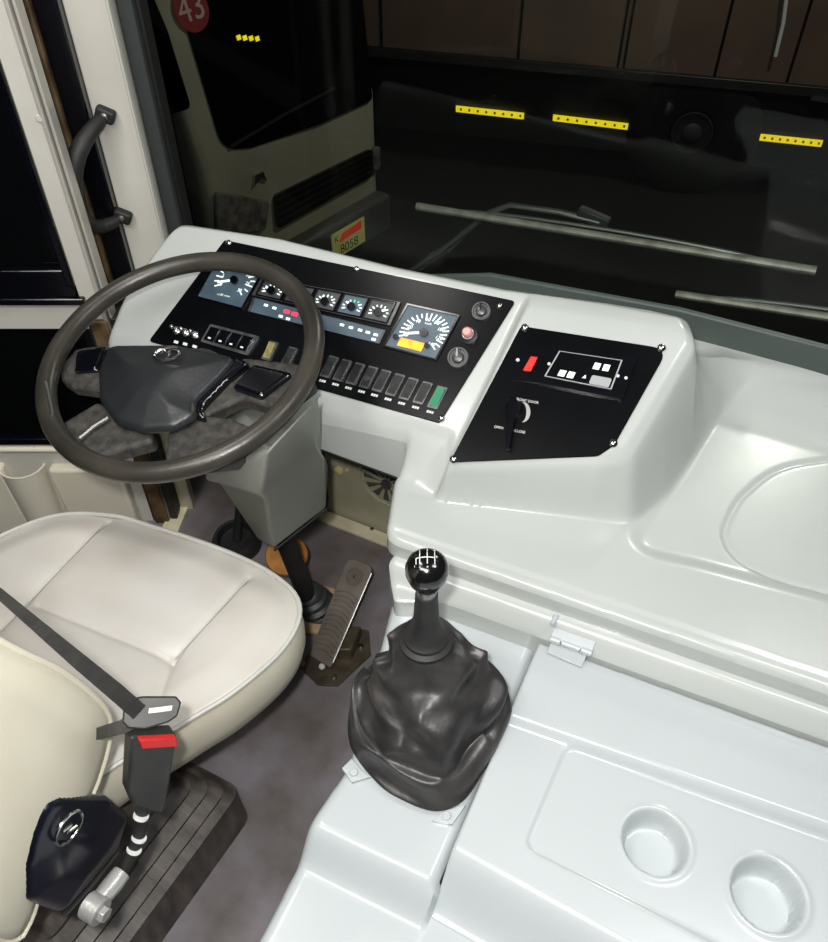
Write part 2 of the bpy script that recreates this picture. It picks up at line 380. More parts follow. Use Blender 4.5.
tray = rpoly([xy(Zp(q[0], q[1], DK)) for q in ((776, 464), (738, 498), (723, 531), (736, 556), (780, 577), (860, 598), (960, 590), (960, 470), (860, 452))], .2, 10)
tray2 = rpoly([xy(Zp(q[0], q[1], DK)) for q in ((630, 545), (680, 470), (715, 408), (755, 386), (850, 400), (1000, 430), (1000, 640), (700, 560))], .25, 14)
fa, fb = Zp(385, 536, DK), Zp(828, 688, DK)
def dash_z(X, Y, d):
    deck = DK + .042 * ss(Y, 1.28, 1.44) * ss(X, -.5, -.1)
    t2 = sdf(tray2, X, Y)[0]; deck = deck - .008 * ss(t2, -.025, .015)
    t1 = sdf(tray, X, Y)[0]; deck = deck - .0035 * np.exp(-(t1 / .0035) ** 2) - .0012 * ss(t1, 0, .006)
    fe = sdist(fa, fb, X, Y); deck = deck - .0035 * (1 - ss(fe, .020, .025)) * (X > fa.x - .05)
    z1 = P1.z(X, Y) + .002; z2 = P2.z(X, Y) + .002
    k = ss(-sdist(div1, div0, X, Y), .0, .022)
    z = z1 * (1 - k) + z2 * k
    zt = np.minimum(z, RZ); 
    zt = RZ - np.log1p(np.exp(-(z - RZ) / -.006 * -1)) * .006 * 0 - np.maximum(RZ - z, 0) if False else -np.logaddexp(-z / .005, -RZ / .005) * .005
    # left shoulder rolls down
    c = sdf(crest, X, Y)[0]; bb = sdf(base, X, Y)[0]
    t = np.where(c >= 0, 0, np.clip(-c / (-c + np.maximum(bb, 1e-5)), 0, 1)); t = np.where(bb <= 0, 1, t)
    zt = zt - .007 * (1 - ss(c, -.002, .012)) * (c > -.002)
    zt = np.where(c < -.002, zt - .007, zt)
    return zt * (1 - ss(t)) + deck * ss(t)
def dash_sk(x, y): return np.where(x < fa.x - .005, .522 + .12 * np.clip(-.47 - x, 0, .3), .535) if y < 1.2 else .5
b = MB(); hfield(b, outer, dash_z, .0042, .012, dash_sk); b.build('moulding', grey, dash, ang=60)
# lower fascia behind the shroud
fl_ = [Yp(100, 370, .96), Yp(412, 425, .97)]
# recessed lower fascia
b = MB(); A = P1.at(110, 352); Bq = P1.at(408, 434)
b.prism([A + V(0, .012, 0), Bq + V(0, .012, 0), V(Bq.x - .03, Bq.y + .03, .57), V(A.x, A.y + .03, .57)], V(0, .02, 0)); b.build('lower_fascia', grey, dash, bevel=.004)
b = MB(); b.tube([V(A.x, A.y, .521 + .12 * .3), V(-.77, A.y + (Bq.y - A.y) * (-.77 - A.x) / (Bq.x - A.x), .557), V(-.47, A.y + (Bq.y - A.y) * (-.47 - A.x) / (Bq.x - A.x), .521), V(Bq.x + .002, Bq.y, .521)], .003, 8); b.build('edge_trim', blacko, dash)
b = MB(); b.prism([V(-.7, 1.455, .58), V(.62, 1.455, .58), V(.62, 1.455, .678), V(-.15, 1.455, .678), V(-.55, 1.455, .645), V(-.7, 1.455, .60)], V(0, .014, 0)); b.build('rear_lip', mat('lip_grey', (72, 82, 78), .5), dash, bevel=.004)
# small chrome latch under the panel
b = MB(); p = Yp(318, 434, .955); b.box(p, (.03, .01, .012)); b.box(p + V(.008, -.006, -.012), (.012, .012, .016)); b.build('latch', steel, dash, bevel=.002)

ip_c = [P1.at(226, 241), P1.at(516, 302), P1.at(440, 424), P1.at(150, 342)]
b = MB(); b.prism(rpoly3([p + P1.n * .002 for p in ip_c], .006), P1.n * .004); ip = b.build('instrument_panel', blackp, dash, bevel=.001, label='long black instrument panel behind the steering wheel')
class Quad:   # a patch of a panel, addressed by s (left-right) and t (top-bottom)
    def __init__(s, pl, c, h=.006): s.c = [pl.at(*q) for q in c]; s.n = pl.n; s.h = h
    def p(s, u, v, h=0):
        a, b_, c, d = s.c; return (a * (1 - u) + b_ * u) * (1 - v) + (d * (1 - u) + c * u) * v + s.n * (s.h + h)
    def U(s): return (s.c[1] - s.c[0]).normalized()
    def W(s): return (s.c[0] - s.c[3]).normalized()
    def rect(s, mb, u0, v0, u1, v1, h0, h1, rr=0):
        P = [s.p(u0, v0, h0), s.p(u1, v0, h0), s.p(u1, v1, h0), s.p(u0, v1, h0)]
        if rr: P = rpoly3(P, rr, 4)
        return mb.prism(P, s.n * (h1 - h0))
    def bezel(s, mb, wd, h0, h1):
        for r in ((-wd, -wd, 1 + wd, 0), (-wd, 1, 1 + wd, 1 + wd), (-wd, 0, 0, 1), (1, 0, 1 + wd, 1)): s.rect(mb, *r, h0, h1)
def bar(mb, a, b_, wd, n, h=.0006):
    d = (b_ - a).normalized().cross(n) * wd / 2; mb.prism([a - d, a + d, b_ + d, b_ - d], n * h)
def gauge(name, corners, face, cen, needle, arc, rx, ticks, nums=None, extra=None, label=None):
    q = Quad(P1, corners); b = MB()
    q.rect(b.use(0), 0, 0, 1, 1, 0, .003); q.bezel(b.use(1), .035 if rx > .3 else .03, 0, .006)
    for i in range(ticks):
        a = math.radians(arc[0] + (arc[1] - arc[0]) * i / (ticks - 1)); L = .14 if i % 2 == 0 else .09
        p0 = q.p(cen[0] + rx * math.cos(a), cen[1] - rx * math.sin(a), .0032); p1 = q.p(cen[0] + (rx - L * rx / .4) * math.cos(a), cen[1] - (rx - L * rx / .4) * math.sin(a), .0032)
        bar(b.use(4 if (extra == 'g' and .35 < i / ticks < .6) else 2), p0, p1, .0022 if rx > .3 else .0028, q.n)
    if nums:
        for i, t in enumerate(nums):
            a = math.radians(arc[0] + (arc[1] - arc[0]) * i / (len(nums) - 1)); b.use(2).text(t, q.p(cen[0] + rx * .68 * math.cos(a), cen[1] - rx * .68 * math.sin(a), .0036), q.U(), q.W(), .009)
    a = math.radians(needle); c = q.p(*cen, .006); tip = q.p(cen[0] + rx * .8 * math.cos(a), cen[1] - rx * .8 * math.sin(a), .006)
    bar(b.use(2), c, tip, .004 if rx > .3 else .003, q.n, .001); b.use(1).cyl(c - q.n * .003, c + q.n * .003, .0075 if rx > .3 else .005)
    ob = b.build(name, [face, blackg, lit, odom, litgreen], ip, ang=30, label=label); return q, b
P_ = P1
q, _ = gauge('tachometer', ((221, 261), (266, 270), (244, 309.5), (200.5, 298)), dial, (.56, .42), 205, (215, -45), .42, 15, ['0', '5', '10', '15', '20', '25', '30'], 'g', 'square rev counter dial with green arc')
q, _ = gauge('speedometer', ((409.5, 307), (458.5, 318), (436.5, 360), (387, 347)), dial, (.56, .52), 200, (205, -40), .46, 21, ['0', '20', '40', '60', '80', '100', '120', '140'], None, 'blue square speedometer with amber odometer')
b = MB(); q.rect(b.use(0), .2, .74, .68, .93, .0035, .0045); b.build('odometer', odom, ip, label='amber lit odometer window')
for u, v in ((.74, .78), (.1, .76)): b = MB(); b.cyl(q.p(u, v, .003), q.p(u, v, .009), .0048); b.build('reset_knob', blackg, ip)
b = MB(); b.text('km/h', q.p(.55, .3, .004), q.U(), q.W(), .006); b.build('dial_lettering', lit, ip)
b = MB(); qt = Quad(P1, ((221, 261), (266, 270), (244, 309.5), (200.5, 298))); qt.h = .009; b.text('x100 r/min', qt.p(.5, .82), qt.U(), qt.W(), .006); b.build('dial_lettering', lit, ip)
# row of five small gauges
row = Quad(P1, ((266, 280), (399, 304), (389, 326), (257, 297)))
b = MB(); row.rect(b, 0, 0, 1, 1, 0, .002); row.bezel(b.use(1), .02, 0, .005); b.build('gauge_cluster', [blackp, smoke], ip, ang=30)
def rc(i, j):
    def L(a, b_, t): return (a[0] + (b_[0] - a[0]) * t, a[1] + (b_[1] - a[1]) * t)
    TL, TR, BR, BL = (266, 280), (399, 304), (389, 326), (257, 297); t = L(TL, TR, i); d = L(BL, BR, i); return L(t, d, j)
for i in range(5):
    u0, u1 = i / 5 + .015, (i + 1) / 5 - .015
    gauge('small_gauge', (rc(u0, .08), rc(u1, .08), rc(u1, .92), rc(u0, .92)), dialgrey if i != 3 else dial, (.5, .6), (150, 60, 120, 140, 35)[i], (200, -20), .42, 9, None, 'g' if i == 3 else None)
ws = Quad(P1, ((257, 299.5), (385, 331.5), (379, 344.5), (252, 313)))
b = MB(); ws.rect(b, 0, 0, 1, 1, 0, .002); ws.bezel(b.use(3), .015, 0, .004)
for u, v, k in ((.10, .3, 1), (.17, .35, 1), (.24, .8, 1), (.27, .38, 2), (.335, .42, 2), (.3, .85, 1), (.70, .35, 1), (.77, .38, 1), (.84, .4, 1), (.90, .42, 1), (.96, .45, 1), (.96, .8, 1)):
    c = ws.p(u, v, .002); W_ = .004 if k == 1 else .006; b.use(k).prism(rpoly3([c + ws.U() * sx * W_ + ws.W() * sy * W_ * .55 for sx, sy in ((-1, -1), (1, -1), (1, 1), (-1, 1))], .001, 3), ws.n * .0006)
b.build('warning_light_strip', [dial, lit, litred, smoke], ip, ang=30, label='blue warning strip with two red lamps lit')
# rockers
def px_axes(cx, cy, pl): return pl.at(cx, cy), (pl.at(cx + 10, cy + 2.6) - pl.at(cx, cy)).normalized(), (pl.at(cx + 5.2, cy - 10) - pl.at(cx, cy)).normalized()
def rocker(cx, cy, wpx=11, hpx=21, lens=keyc, label=None, text=True, knob=False):
    u = (wpx / 11) * .0088; v = (hpx / 21) * .0205; c, U, W = px_axes(cx, cy, P1); n = P1.n; b = MB()
    b.use(0).prism(rpoly3([c + U * a * u + W * s_ * v + n * .006 for a, s_ in ((-1, -1), (1, -1), (1, 1), (-1, 1))], .0015, 3), n * .004)
    A_ = [c + U * a * u * .74 + W * s_ * v * .8 + n * .010 for a, s_ in ((-1, -1), (1, -1), (1, 1), (-1, 1))]; top = [p + n * h for p, h in zip(A_, (.0015, .0015, .007, .007))]
    b.use(1).add(A_ + top, [[4, 5, 6, 7], [0, 1, 5, 4], [1, 2, 6, 5], [2, 3, 7, 6], [3, 0, 4, 7]])
    if knob: b.cyl(c - W * v * .2 + n * .012, c - W * v * .2 + n * .016, .005)
    ob = b.build('rocker_switch', [smoke, lens], ip, ang=25, label=label)
    if text:
        b = MB(); k = c - W * (v + .007) + n * .006
        for j in range(3): b.prism([k + U * (x0_ * .0042 - .0064 + j * .0043) + W * (y0_ * .0042 - .002) for x0_, y0_ in ((0, 0), (.8, 0), (.8, 1), (0, 1))], n * .0004)
        b.build('switch_marking', marks, ip, smooth=False)
for i, (x, y) in enumerate(((331, 368), (344, 371.5), (357, 375), (370, 378.5), (383, 382), (396.5, 386), (410, 390), (424, 394), (438.5, 398.5))):
    rocker(x, y, 11.5, 21, greenp if i == 8 else keyc, 'green lit rocker switch' if i == 8 else None, True, i == 3)
rocker(272, 352, 11, 19, brass, 'rocker switch with yellowed lens'); rocker(291, 358, 11, 19)
fr4 = Quad(P1, ((213, 325.5), (262, 338), (250, 357), (203, 343)))
b = MB(); fr4.rect(b, 0, 0, 1, 1, 0, .005, .003)
for i in range(4): fr4.rect(b.use(1), .06 + i * .225, .14, .06 + i * .225 + .2, .86, .005, .009, .001); c = fr4.p(.16 + i * .225, .72, .0092); b.use(2); bar(b, c - fr4.U() * .003, c + fr4.U() * .003, .003, fr4.n)
b.build('four_key_switch', [smoke, blackg, marks], ip, bevel=.0006, label='framed block of four black keys')
for x, y in ((178, 332), (187, 334), (196.5, 336.5)):
    p = P1.at(x, y); b = MB(); b.lathe(p + P1.n * .006, P1.n, [(.008, 0), (.008, .003), (.0055, .004), (.0055, .008), (.003, .009)]); t = p + P1.n * .013
    b.tube([t, t + P1.n * .012 + V(0, .004, 0)], [.0028, .0042]); b.sphere(t + P1.n * .014 + V(0, .004, 0), .0045); b.build('toggle_switch', chrome, ip)
    b = MB(); k = P1.at(x + 0, y + 11, .0065); U = P1.at(10, 12) - P1.at(0, 10); U.normalize(); bar(b, k - U * .0045, k + U * .0045, .005, P1.n); b.build('switch_marking', marks, ip, smooth=False)
for x, y, r, nm in ((482, 313, .0175, 'lighter_socket'), (459, 359, .0195, 'rotary_knob')):
    p = P1.at(x, y, .006); b = MB(); b.lathe(p, P1.n, [(r, 0), (r, .004), (r * .9, .007), (r * .78, .007), (r * .74, .004), (r * .55, .004), (r * .5, .012), (r * .3, .013)], 28)
    bar(b.use(1), p + P1.n * .013, p + P1.n * .013 + V(-.3, .6, .6).normalized() * r * .7, .003, P1.n)
    b.build(nm, [smoke, blackg], ip)
p = P1.at(470, 337, .006); b = MB(); b.lathe(p, P1.n, [(.0145, 0), (.0145, .005), (.011, .009), (.010, .016), (.008, .016)], 28); b.use(1).lathe(p + P1.n * .014, P1.n, [(.0085, 0), (.0088, .012), (.006, .016)], 24)
b.build('push_button', [steel, pink], ip, label='push button with pink cap')
def screw(pl, x, y, par, r=.0055, n=None, base=None, m=chrome):
    c = base if base is not None else pl.at(x, y, .006); n = n or pl.n; b = MB(); b.lathe(c, n, [(r, 0), (r, .0015), (r * .6, .0035), (r * .25, .004)], 16); b.build('screw', m, par)
for x, y in ((230, 244), (357.5, 270.5), (500, 307), (442, 419)): screw(P1, x, y, ip)

# secondary panel
sp = rpoly3([P2.at(521, 327, .002), P2.at(668, 350, .002), P2.at(614, 446, .002), P2.at(598, 457, .002), P2.at(450, 463, .002)][::-1], [.01, .02, .015, .02, .006][::-1])
b = MB(); b.prism(sp, P2.n * .004); sub = b.build('controls_panel', blackp, dash, bevel=.001, label='black panel with climate display right of the gauges')
m1 = Quad(P2, ((527, 346), (560, 350), (542, 385), (505, 380)))
b = MB(); m1.rect(b, 0, 0, 1, 1, 0, .004, .003); c = P2.at(518, 362, .0105); b.use(1).cyl(c, c + P2.n * .0012, .003); b.build('switch_plate', [blackg, marks], sub, bevel=.0008)
q = Quad(P2, ((531, 359), (538, 360), (531, 374), (523, 373)), .0095); b = MB(); q.rect(b, -.1, -.1, 1.1, 1.1, 0, .002); q.rect(b.use(1), 0, 0, 1, 1, .002, .006); b.build('red_rocker', [blackp, redp], sub, bevel=.001, label='red lit rocker switch')
q = Quad(P2, ((554, 350), (636, 361), (622, 402), (537, 385)), .006); b = MB(); q.rect(b, 0, 0, 1, 1, 0, .010, .004)
for x, y in ((549, 367), (617, 379), (625, 381)):
    c = P2.at(x, y, .0165); b.use(1).cyl(c, c + P2.n * .001, .0026)
b.build('climate_unit', [blackg, marks], sub, bevel=.002)
q = Quad(P2, ((560, 355), (620, 364), (609.5, 391.5), (546, 379)), .0165); b = MB(); q.bezel(b.use(1), .022, -.001, .0018); q.rect(b.use(0), 0, 0, 1, 1, -.001, .0008)
for u, v in ((.16, .80), (.30, .80), (.62, .33), (.77, .33)): q.rect(b.use(2), u, v - .11, u + .1, v + .11, .0008, .003)
q.rect(b.use(1), .66, .66, .97, .98, .0008, .0014, .003); c = q.p(.56, .78, .001); b.use(2).prism([c + q.U() * x + q.W() * y for x, y in ((-.003, -.002), (.003, -.002), (0, .004))], q.n * .0005)
b.build('climate_display', [blackp, mat('silver_print', (160, 163, 165), .4), lit], sub, smooth=False, label='silver framed display with lit square keys')
b = MB()
L0, L1 = P2.at(513, 404, .018), P2.at(508.5, 453, .022); n = P2.n; sd = (L1 - L0).cross(n).normalized()
b.prism([L0 + sd * .006 - (L1 - L0) * .06, L0 - sd * .006 - (L1 - L0) * .06, L0 - sd * .0085 + (L1 - L0) * .1, L1 - sd * .0035, L1 + sd * .0035, L0 + sd * .0085 + (L1 - L0) * .1], n * .008); b.cyl(P2.at(514, 410, .006), P2.at(514, 410, .02), .013); b.build('door_valve_handle', blackg, sub, bevel=.0015)
b = MB(); arc = [P2.at(522 + 6.5 * math.cos(a), 413 + 10 * math.sin(a), .0065) for a in np.linspace(-1.5, 1.5, 14)]
for i in range(13): bar(b, arc[i], arc[i + 1], .0005 + .006 * math.sin(math.pi * (i + .5) / 13), P2.n)
b.build('wear_ring', steel, sub)
U2 = (P2.at(540, 405) - P2.at(512, 400)).normalized(); W2 = n.cross(U2)
for t_, x, y in (('FRONT DOOR', 527, 402), ('OPEN', 499, 428.5), ('CLOSE', 520, 432.5)):
    b = MB(); b.text(t_, P2.at(x, y, .0067), U2, W2, .0058); b.build('panel_lettering', marks, sub, smooth=False)
for x, y in ((525, 329), (661, 349), (613, 444), (454, 460)): screw(P2, x, y, sub, .0065)

# ================================================================== ENGINE COVER (console)
CZ, LZ, PZ = .54, .505, .468
eng = thing('engine_cover', (.05, .4, 0), 'pale grey moulded engine cover console with hinged lid and two cup wells', 'engine cover')
c0 = Zp(391, 562, CZ); c1 = Zp(828, 708, CZ); hl0, hl1 = Zp(440, 605, LZ), Zp(828, 745, LZ)
yD = lineY(hl0, hl1); yC = lineY(c0, c1)
# cowl strip under the dash nose
xr = .62
pl_ = rpoly([xy(c0 + V(-.004, -.0, 0)), (xy(Zp(394, 590, CZ))), (hl0.x, yD(hl0.x) + .004), (xr, yD(xr) + .004), (xr, yC(xr) + .04), (c0.x - .004, yC(c0.x) + .04)], [0, .01, 0, 0, 0, 0])
b = MB(); hfield(b, pl_, lambda X, Y, d: CZ - .002 - .028 * (1 - ss(Y - (yD(hl0.x) + (X - hl0.x) * (hl1.y - hl0.y) / (hl1.x - hl0.x)), .0, .03)) + 0 * X, .005, .004, PZ - .1); b.build('cowl', grey, eng, ang=60)
# platform under the gear boot
e0, e1, e2, e3 = Zp(392, 600, PZ), Zp(349, 762, PZ), Zp(314, 812, PZ), Zp(246, 960, PZ - .045)
g0, g1 = Zp(534, 655, PZ), Zp(437, 884, PZ)
gx = lambda t: g0 * (1 - t) + g1 * t
pend = gx(2.2)
rdg0, rdg1 = Zp(314, 823, PZ), Zp(437, 882, PZ)
lip0, lip1 = Zp(459, 849, LZ), Zp(560, 905, LZ)
ld = (lip1 - lip0).normalized(); lb = lip0 + Vector((ld.y, -ld.x, 0)) * .068; yl = lambda x: lb.y + ld.y / ld.x * (x - lb.x)
pp = rpoly([xy(e0), xy(e1), xy(e2), xy(e3), (e3.x + .02, -.25), (xr, -.25), (xr, yl(xr) + .05), (g1.x + .03, yl(g1.x) + .07), xy(g1), (g0.x, g0.y), (g0.x - .005, yD(g0.x) + .03), (e0.x, e0.y + .06)], [0, .1, .1, .1, 0, 0, 0, 0, 0, 0, 0, 0])
def plat_z(X, Y, d):
    s_ = -sdist(rdg0, rdg1, X, Y)   # positive behind ridge (towards rear)
    z = PZ - .045 * ss(s_, -.004, .05)
    zl = LZ - .012 - .07 * ss(-sdist(lip0, lip1, X, Y), -.01, .065) - .0015
    return np.where(X > g1.x + .002, np.minimum(z, zl), z)
b = MB(); hfield(b, pp, plat_z, .005, .016, 0.0); b.build('side_platform', deckm, eng, ang=60)
# lid
lp = rpoly([(hl0.x + .03, yD(hl0.x + .03)), (xr, yD(xr)), (xr, -.25), (pend.x + .0, -.25), xy(gx(1.3) + V(.003, 0, 0)), xy(g1 + V(.003, 0, 0)), xy(g0 + V(.003, 0, 0))], [0, 0, 0, 0, 0, .0, .01])
lp = rpoly([(g0.x + .004, g0.y), (g0.x - .002, yD(g0.x)), (xr, yD(xr)), (xr, yl(xr)), (g1.x + .002, yl(g1.x)), (g1.x + .003, g1.y)], [0, .01, 0, 0, 0, 0])
E0, E1 = Zp(512, 712, LZ), Zp(828, 822, LZ)
trayp = rpoly([xy(Zp(568, 740, LZ)), xy(Zp(524, 843, LZ)), xy(Zp(634, 898, LZ)), xy(Zp(760, 962, LZ)), xy(Zp(1000, 1080, LZ)), xy(Zp(1000, 890, LZ)), ], [.02, .02, .0, 0, 0, 0])
cups = [(Zp(656, 841, LZ - .012), .0435), (Zp(769, 893, LZ - .012), .0455)]
def lid_z(X, Y, d):
    z = LZ - .012 * ss(-sdist(E0, E1, X, Y), 0, .018)
    t = sdf(trayp, X, Y)[0]; z = z - .004 * ss(t, -.003, .004)
    z = z - (.07 - .004 * (t < 0) * 0) * ss(-sdist(lip0, lip1, X, Y), -.01, .065)
    for c, r in cups:
        D = np.hypot(X - c.x, Y - c.y); z = z - .040 * ss(r - D, 0, .009) - .0 + .002 * np.exp(-((D - r - .003) / .004) ** 2)
    # soft fold beside the hinge line
    hd = -sdist(hl0, hl1, X, Y); z = z - .003 * (1 - ss(hd, 0, .02))
    return z
b = MB(); hfield(b, lp, lid_z, .003, .004, lambda x, y: PZ - .06); lid = b.build('lid', deckm, eng, ang=60)
# hinge
hc = Zp(585, 640, LZ + .004); HU = (hl1 - hl0).normalized(); HW = Vector((0, 0, 1)).cross(HU)
h = [Zp(547, 653, LZ + .003), Zp(581, 668, LZ + .003), Zp(592, 645, LZ + .003), Zp(556, 630, LZ + .003)]
b = MB(); b.prism(h, V(0, 0, .003)); k0, k1 = Zp(552, 630, CZ), Zp(594, 645, CZ)
k0.z = k1.z = LZ + .012
b.cyl(k0, k0 + (k1 - k0) * .25, .0055); b.cyl(k0 + (k1 - k0) * .28, k0 + (k1 - k0) * .72, .0048); b.cyl(k0 + (k1 - k0) * .75, k1, .0055)
b.prism([k0, k1, k1 + V(0, .02, .01), k0 + V(0, .02, .01)], V(0, 0, .003)); b.build('hinge', deckm, eng, bevel=.0008)
b = MB(); 
for px in (((552, 625), (556, 612)),): 
    p = Zp(px[0][0], px[0][1], CZ); b.cyl(p, p + V(0, .02, 0), .004)
b.build('hinge_bolt', deckm, eng)

# ================================================================== GEAR LEVER
gl = thing('gear_lever', (-.26, .52, PZ), 'black gear lever with ball knob and loose leather gaiter on the engine cover', 'gear lever')
K = Zp(427, 571, .80)
bp = [(351, 702), (350, 745), (376, 782), (402, 800), (435, 811), (463, 801), (484, 770), (500, 742), (511, 708), (497, 674), (452, 652), (415, 645), (392, 655), (372, 678)]
zz = PZ + .02
hts = [.03, .02, .012, .012, .012, .012, .02, .03, .05, .085, .12, .13, .12, .07]
basepts = [Zp(q[0], q[1], PZ + h_) for q, h_ in zip(bp, hts)]
Bc = Zp(436, 722, PZ); neck = Vector((K.x, K.y, .655)); nk = 72
def ringpt(th):   # distance from Bc to base outline along angle
    n_ = len(basepts); 
    return th
# resample outline
def resample(pts, n):
    P = [Vector(p) for p in pts]; L = [0]
    for i in range(len(P)): L.append(L[-1] + (P[(i + 1) % len(P)] - P[i]).length)
    out = []
    for k in range(n):
        s_ = L[-1] * k / n; i = max(j for j in range(len(P)) if L[j] <= s_ + 1e-9); t = (s_ - L[i]) / (L[i + 1] - L[i])
        a, b_, c_, d_ = P[i - 1], P[i], P[(i + 1) % len(P)], P[(i + 2) % len(P)]
        out.append(.5 * ((2 * b_) + (c_ - a) * t + (2 * a - 5 * b_ + 4 * c_ - d_) * t * t + (3 * b_ - a - 3 * c_ + d_) * t ** 3))
    return out
ol = resample(basepts, 120)
rings = []; NR = 34
low = [Vector((p.x + (Bc.x - p.x) * .06, p.y + (Bc.y - p.y) * .06, PZ + .002)) for p in ol]
rings.append(low)
for k in range(NR + 1):
    t = k / NR; ring_ = []
    for i, p in enumerate(ol):
        a = math.atan2(p.y - neck.y, p.x - neck.x); tgt = neck + Vector((math.cos(a) * .03, math.sin(a) * .03, 0))
        q = p.lerp(tgt, t); bul = math.sin(math.pi * min(1, t * 1.05)) * .012
        q.z = p.z + (neck.z - p.z) * (t ** 1.35)
        dr = Vector((p.x - neck.x, p.y - neck.y, 0)).normalized()
        env = math.sin(math.pi * t) ** .7 if 0 < t < 1 else 0
        nz = noise.noise(Vector((p.x * 9 + t * 1.5, p.y * 9, t * 5.5 + 3)));  rd = 1 - abs(noise.noise(Vector((q.x * 13 + 5, q.y * 13, q.z * 22)))) * 2
        q += (dr * .7 + Vector((0, 0, .8))) * (env * (nz * .022 + (rd - .5) * .014)) + dr * bul * 1.2
        # slumped roll near the foot
        q += Vector((0, 0, .016)) * math.exp(-((t - .22) / .09) ** 2) * (1 if p.y < neck.y - .03 else .2)
        ring_.append(q)
    rings.append(ring_)
b = MB(); b.ring(rings, True, False); b.build('gaiter', leather, gl, ang=80)
b = MB(); b.lathe(neck - V(0, 0, .012), (0, 0, 1), [(.034, 0), (.037, .006), (.037, .012), (.031, .016), (.031, .022), (.025, .028), (.02, .045), (.017, .06), (.015, .10), (.0145, .112)], 32); b.build('sleeve', blackr, gl)
b = MB(); b.lathe(Vector((K.x, K.y, K.z - .046)), (0, 0, 1), [(.0125, 0), (.013, .003), (.012, .02), (.010, .022)], 24); b.build('collar', steel, gl)
b = MB(); pr_ = [(.012, -.034), (.0165, -.028), (.0225, -.016), (.0265, -.003), (.0268, .006), (.024, .015), (.018, .022), (.010, .0255), (.003, .0265)]
b.lathe(K, (0, 0, 1), pr_, 40); knob = b.build('knob', mat('knob_black', (16, 17, 17), .16, coat=.5), gl)
def kn(u, v):   # point on knob cap, u right, v forward
    r2 = (u * u + v * v); return K + RT * u + HD * v + V(0, 0, .0272 - r2 * 18)
b = MB()
for u in (-.009, 0, .009): b.tube([kn(u, v) for v in np.linspace(-.009, .009, 6)], .0006, 6)
b.tube([kn(u, 0) for u in np.linspace(-.0135, .009, 7)], .0006, 6); b.tube([kn(-.0135, v) for v in (0, -.004, -.008)], .0006, 6)
for t_, u, v in (('1', -.009, .0115), ('3', 0, .0125), ('5', .009, .0115), ('2', -.009, -.012), ('4', 0, -.013), ('6', .009, -.012), ('R', -.0145, -.0105)): b.text(t_, kn(u, v) + V(0, 0, .0006), RT, HD, .005)
b.build('shift_pattern', marks, knob)
for a_ in (((342, 770), (352, 760), (362, 772), (372, 778), (352, 784)), ((432, 822), (444, 812), (466, 806), (452, 826))):
    b = MB(); b.prism([Zp(x, y, PZ + .001) for x, y in a_], V(0, 0, .006)); c = Zp(sum(p[0] for p in a_) / len(a_) - 2, sum(p[1] for p in a_) / len(a_), PZ + .007); b.cyl(c, c + V(0, 0, .004), .006); b.build('mounting_bracket', deckm, gl, bevel=.001)

# ================================================================== STEERING WHEEL
W0 = Vector((-.805, .778, .798)); wn = Vector((math.sin(.24) * math.cos(-1.674), math.sin(.24) * math.sin(-1.674), math.cos(.24))).normalized()
WPn = Plane(W0, n=wn); wu = (RT - wn * RT.dot(wn)).normalized(); wv = wn.cross(wu)
sw = thing('steering_wheel', W0 - wn * .05, 'worn dark four-spoke steering wheel with a wide hub pad', 'steering wheel')
b = MB(); ang_ = [2 * math.pi * i / 120 for i in range(120)]
b.tube([W0 + (wu * math.cos(a) + wv * math.sin(a)) * .2175 for a in ang_], .0163, 20, True); rim = b.build('rim', wheelm, sw)
def z7(x, y): return (20 + x / 2.509, 230 + y / 2.509)
def wl(x, y, h=0):
    p = Plane(W0 + wn * h, n=wn).at(*z7(x, y)) - W0; return (p.dot(wu), p.dot(wv))
def wframe(x, y, z): return W0 + wu * x + wv * y + wn * z
def slabw(name, pts, r, z0, z1, m, R=.006, dome=0, par=sw, **k):
    hh = z1; poly = rpoly([wl(p[0], p[1], hh) for p in pts], r); b = MB(); f = z1 if callable(z1) else (lambda X, Y, d: z1 + 0 * X + dome * ss(d, 0, .07))
    hfield(b, poly, f, .0035, R, z0, wframe); return b.build(name, m, par, ang=60, **k)
slabw('hub_pad', [(218, 284), (390, 283), (545, 315), (500, 365), (438, 425), (438, 462), (380, 495), (300, 498), (235, 478), (195, 420), (192, 350)], [.02, .03, .025, .02, .02, .012, .03, .03, .03, .03, .02], -.012, .002, padm, .010, .014)
slabw('spoke', [(98, 340), (140, 296), (222, 284), (222, 405), (130, 392), (100, 372)], .008, -.04, -.018, spokem, .006)
slabw('spoke', [(92, 490), (196, 428), (262, 492), (330, 505), (330, 530), (200, 566), (150, 560)], .008, -.045, -.02, spokem, .006)
slabw('spoke', [(440, 430), (560, 318), (720, 335), (740, 380), (650, 450), (560, 420), (450, 470)], .008, -.045, -.02, spokem, .006)
slabw('spoke', [(372, 480), (446, 460), (530, 470), (600, 500), (540, 580), (360, 600)], .008, -.045, -.022, spokem, .006)
slabw('spoke_insert', [(140, 302), (218, 288), (192, 350), (134, 354)], .006, -.03, -.010, blackg, .004)
slabw('spoke_insert', [(584, 334), (684, 356), (604, 418), (530, 392)], .006, -.03, -.010, blackg, .004)
slabw('horn_bar', [(545, 318), (575, 330), (520, 372), (455, 440), (462, 470), (436, 462), (438, 425), (500, 365)], .005, -.04, -.006, blackg, .004)
b = MB()
for pts in ([(70, 398), (78, 430), (88, 480)],):
    P = [wl(*p) for p in pts]; b.tube([wframe(x + .004, y, .0155) for x, y in P], .003, 6); b.build('scuff_strip', steel, sw); b = MB()
b.tube([wframe(*wl(p[0], p[1], -.014), -.014) for p in ((150, 525), (185, 495), (222, 472))], .0035, 6)
b.build('spoke_strip', steel, sw)
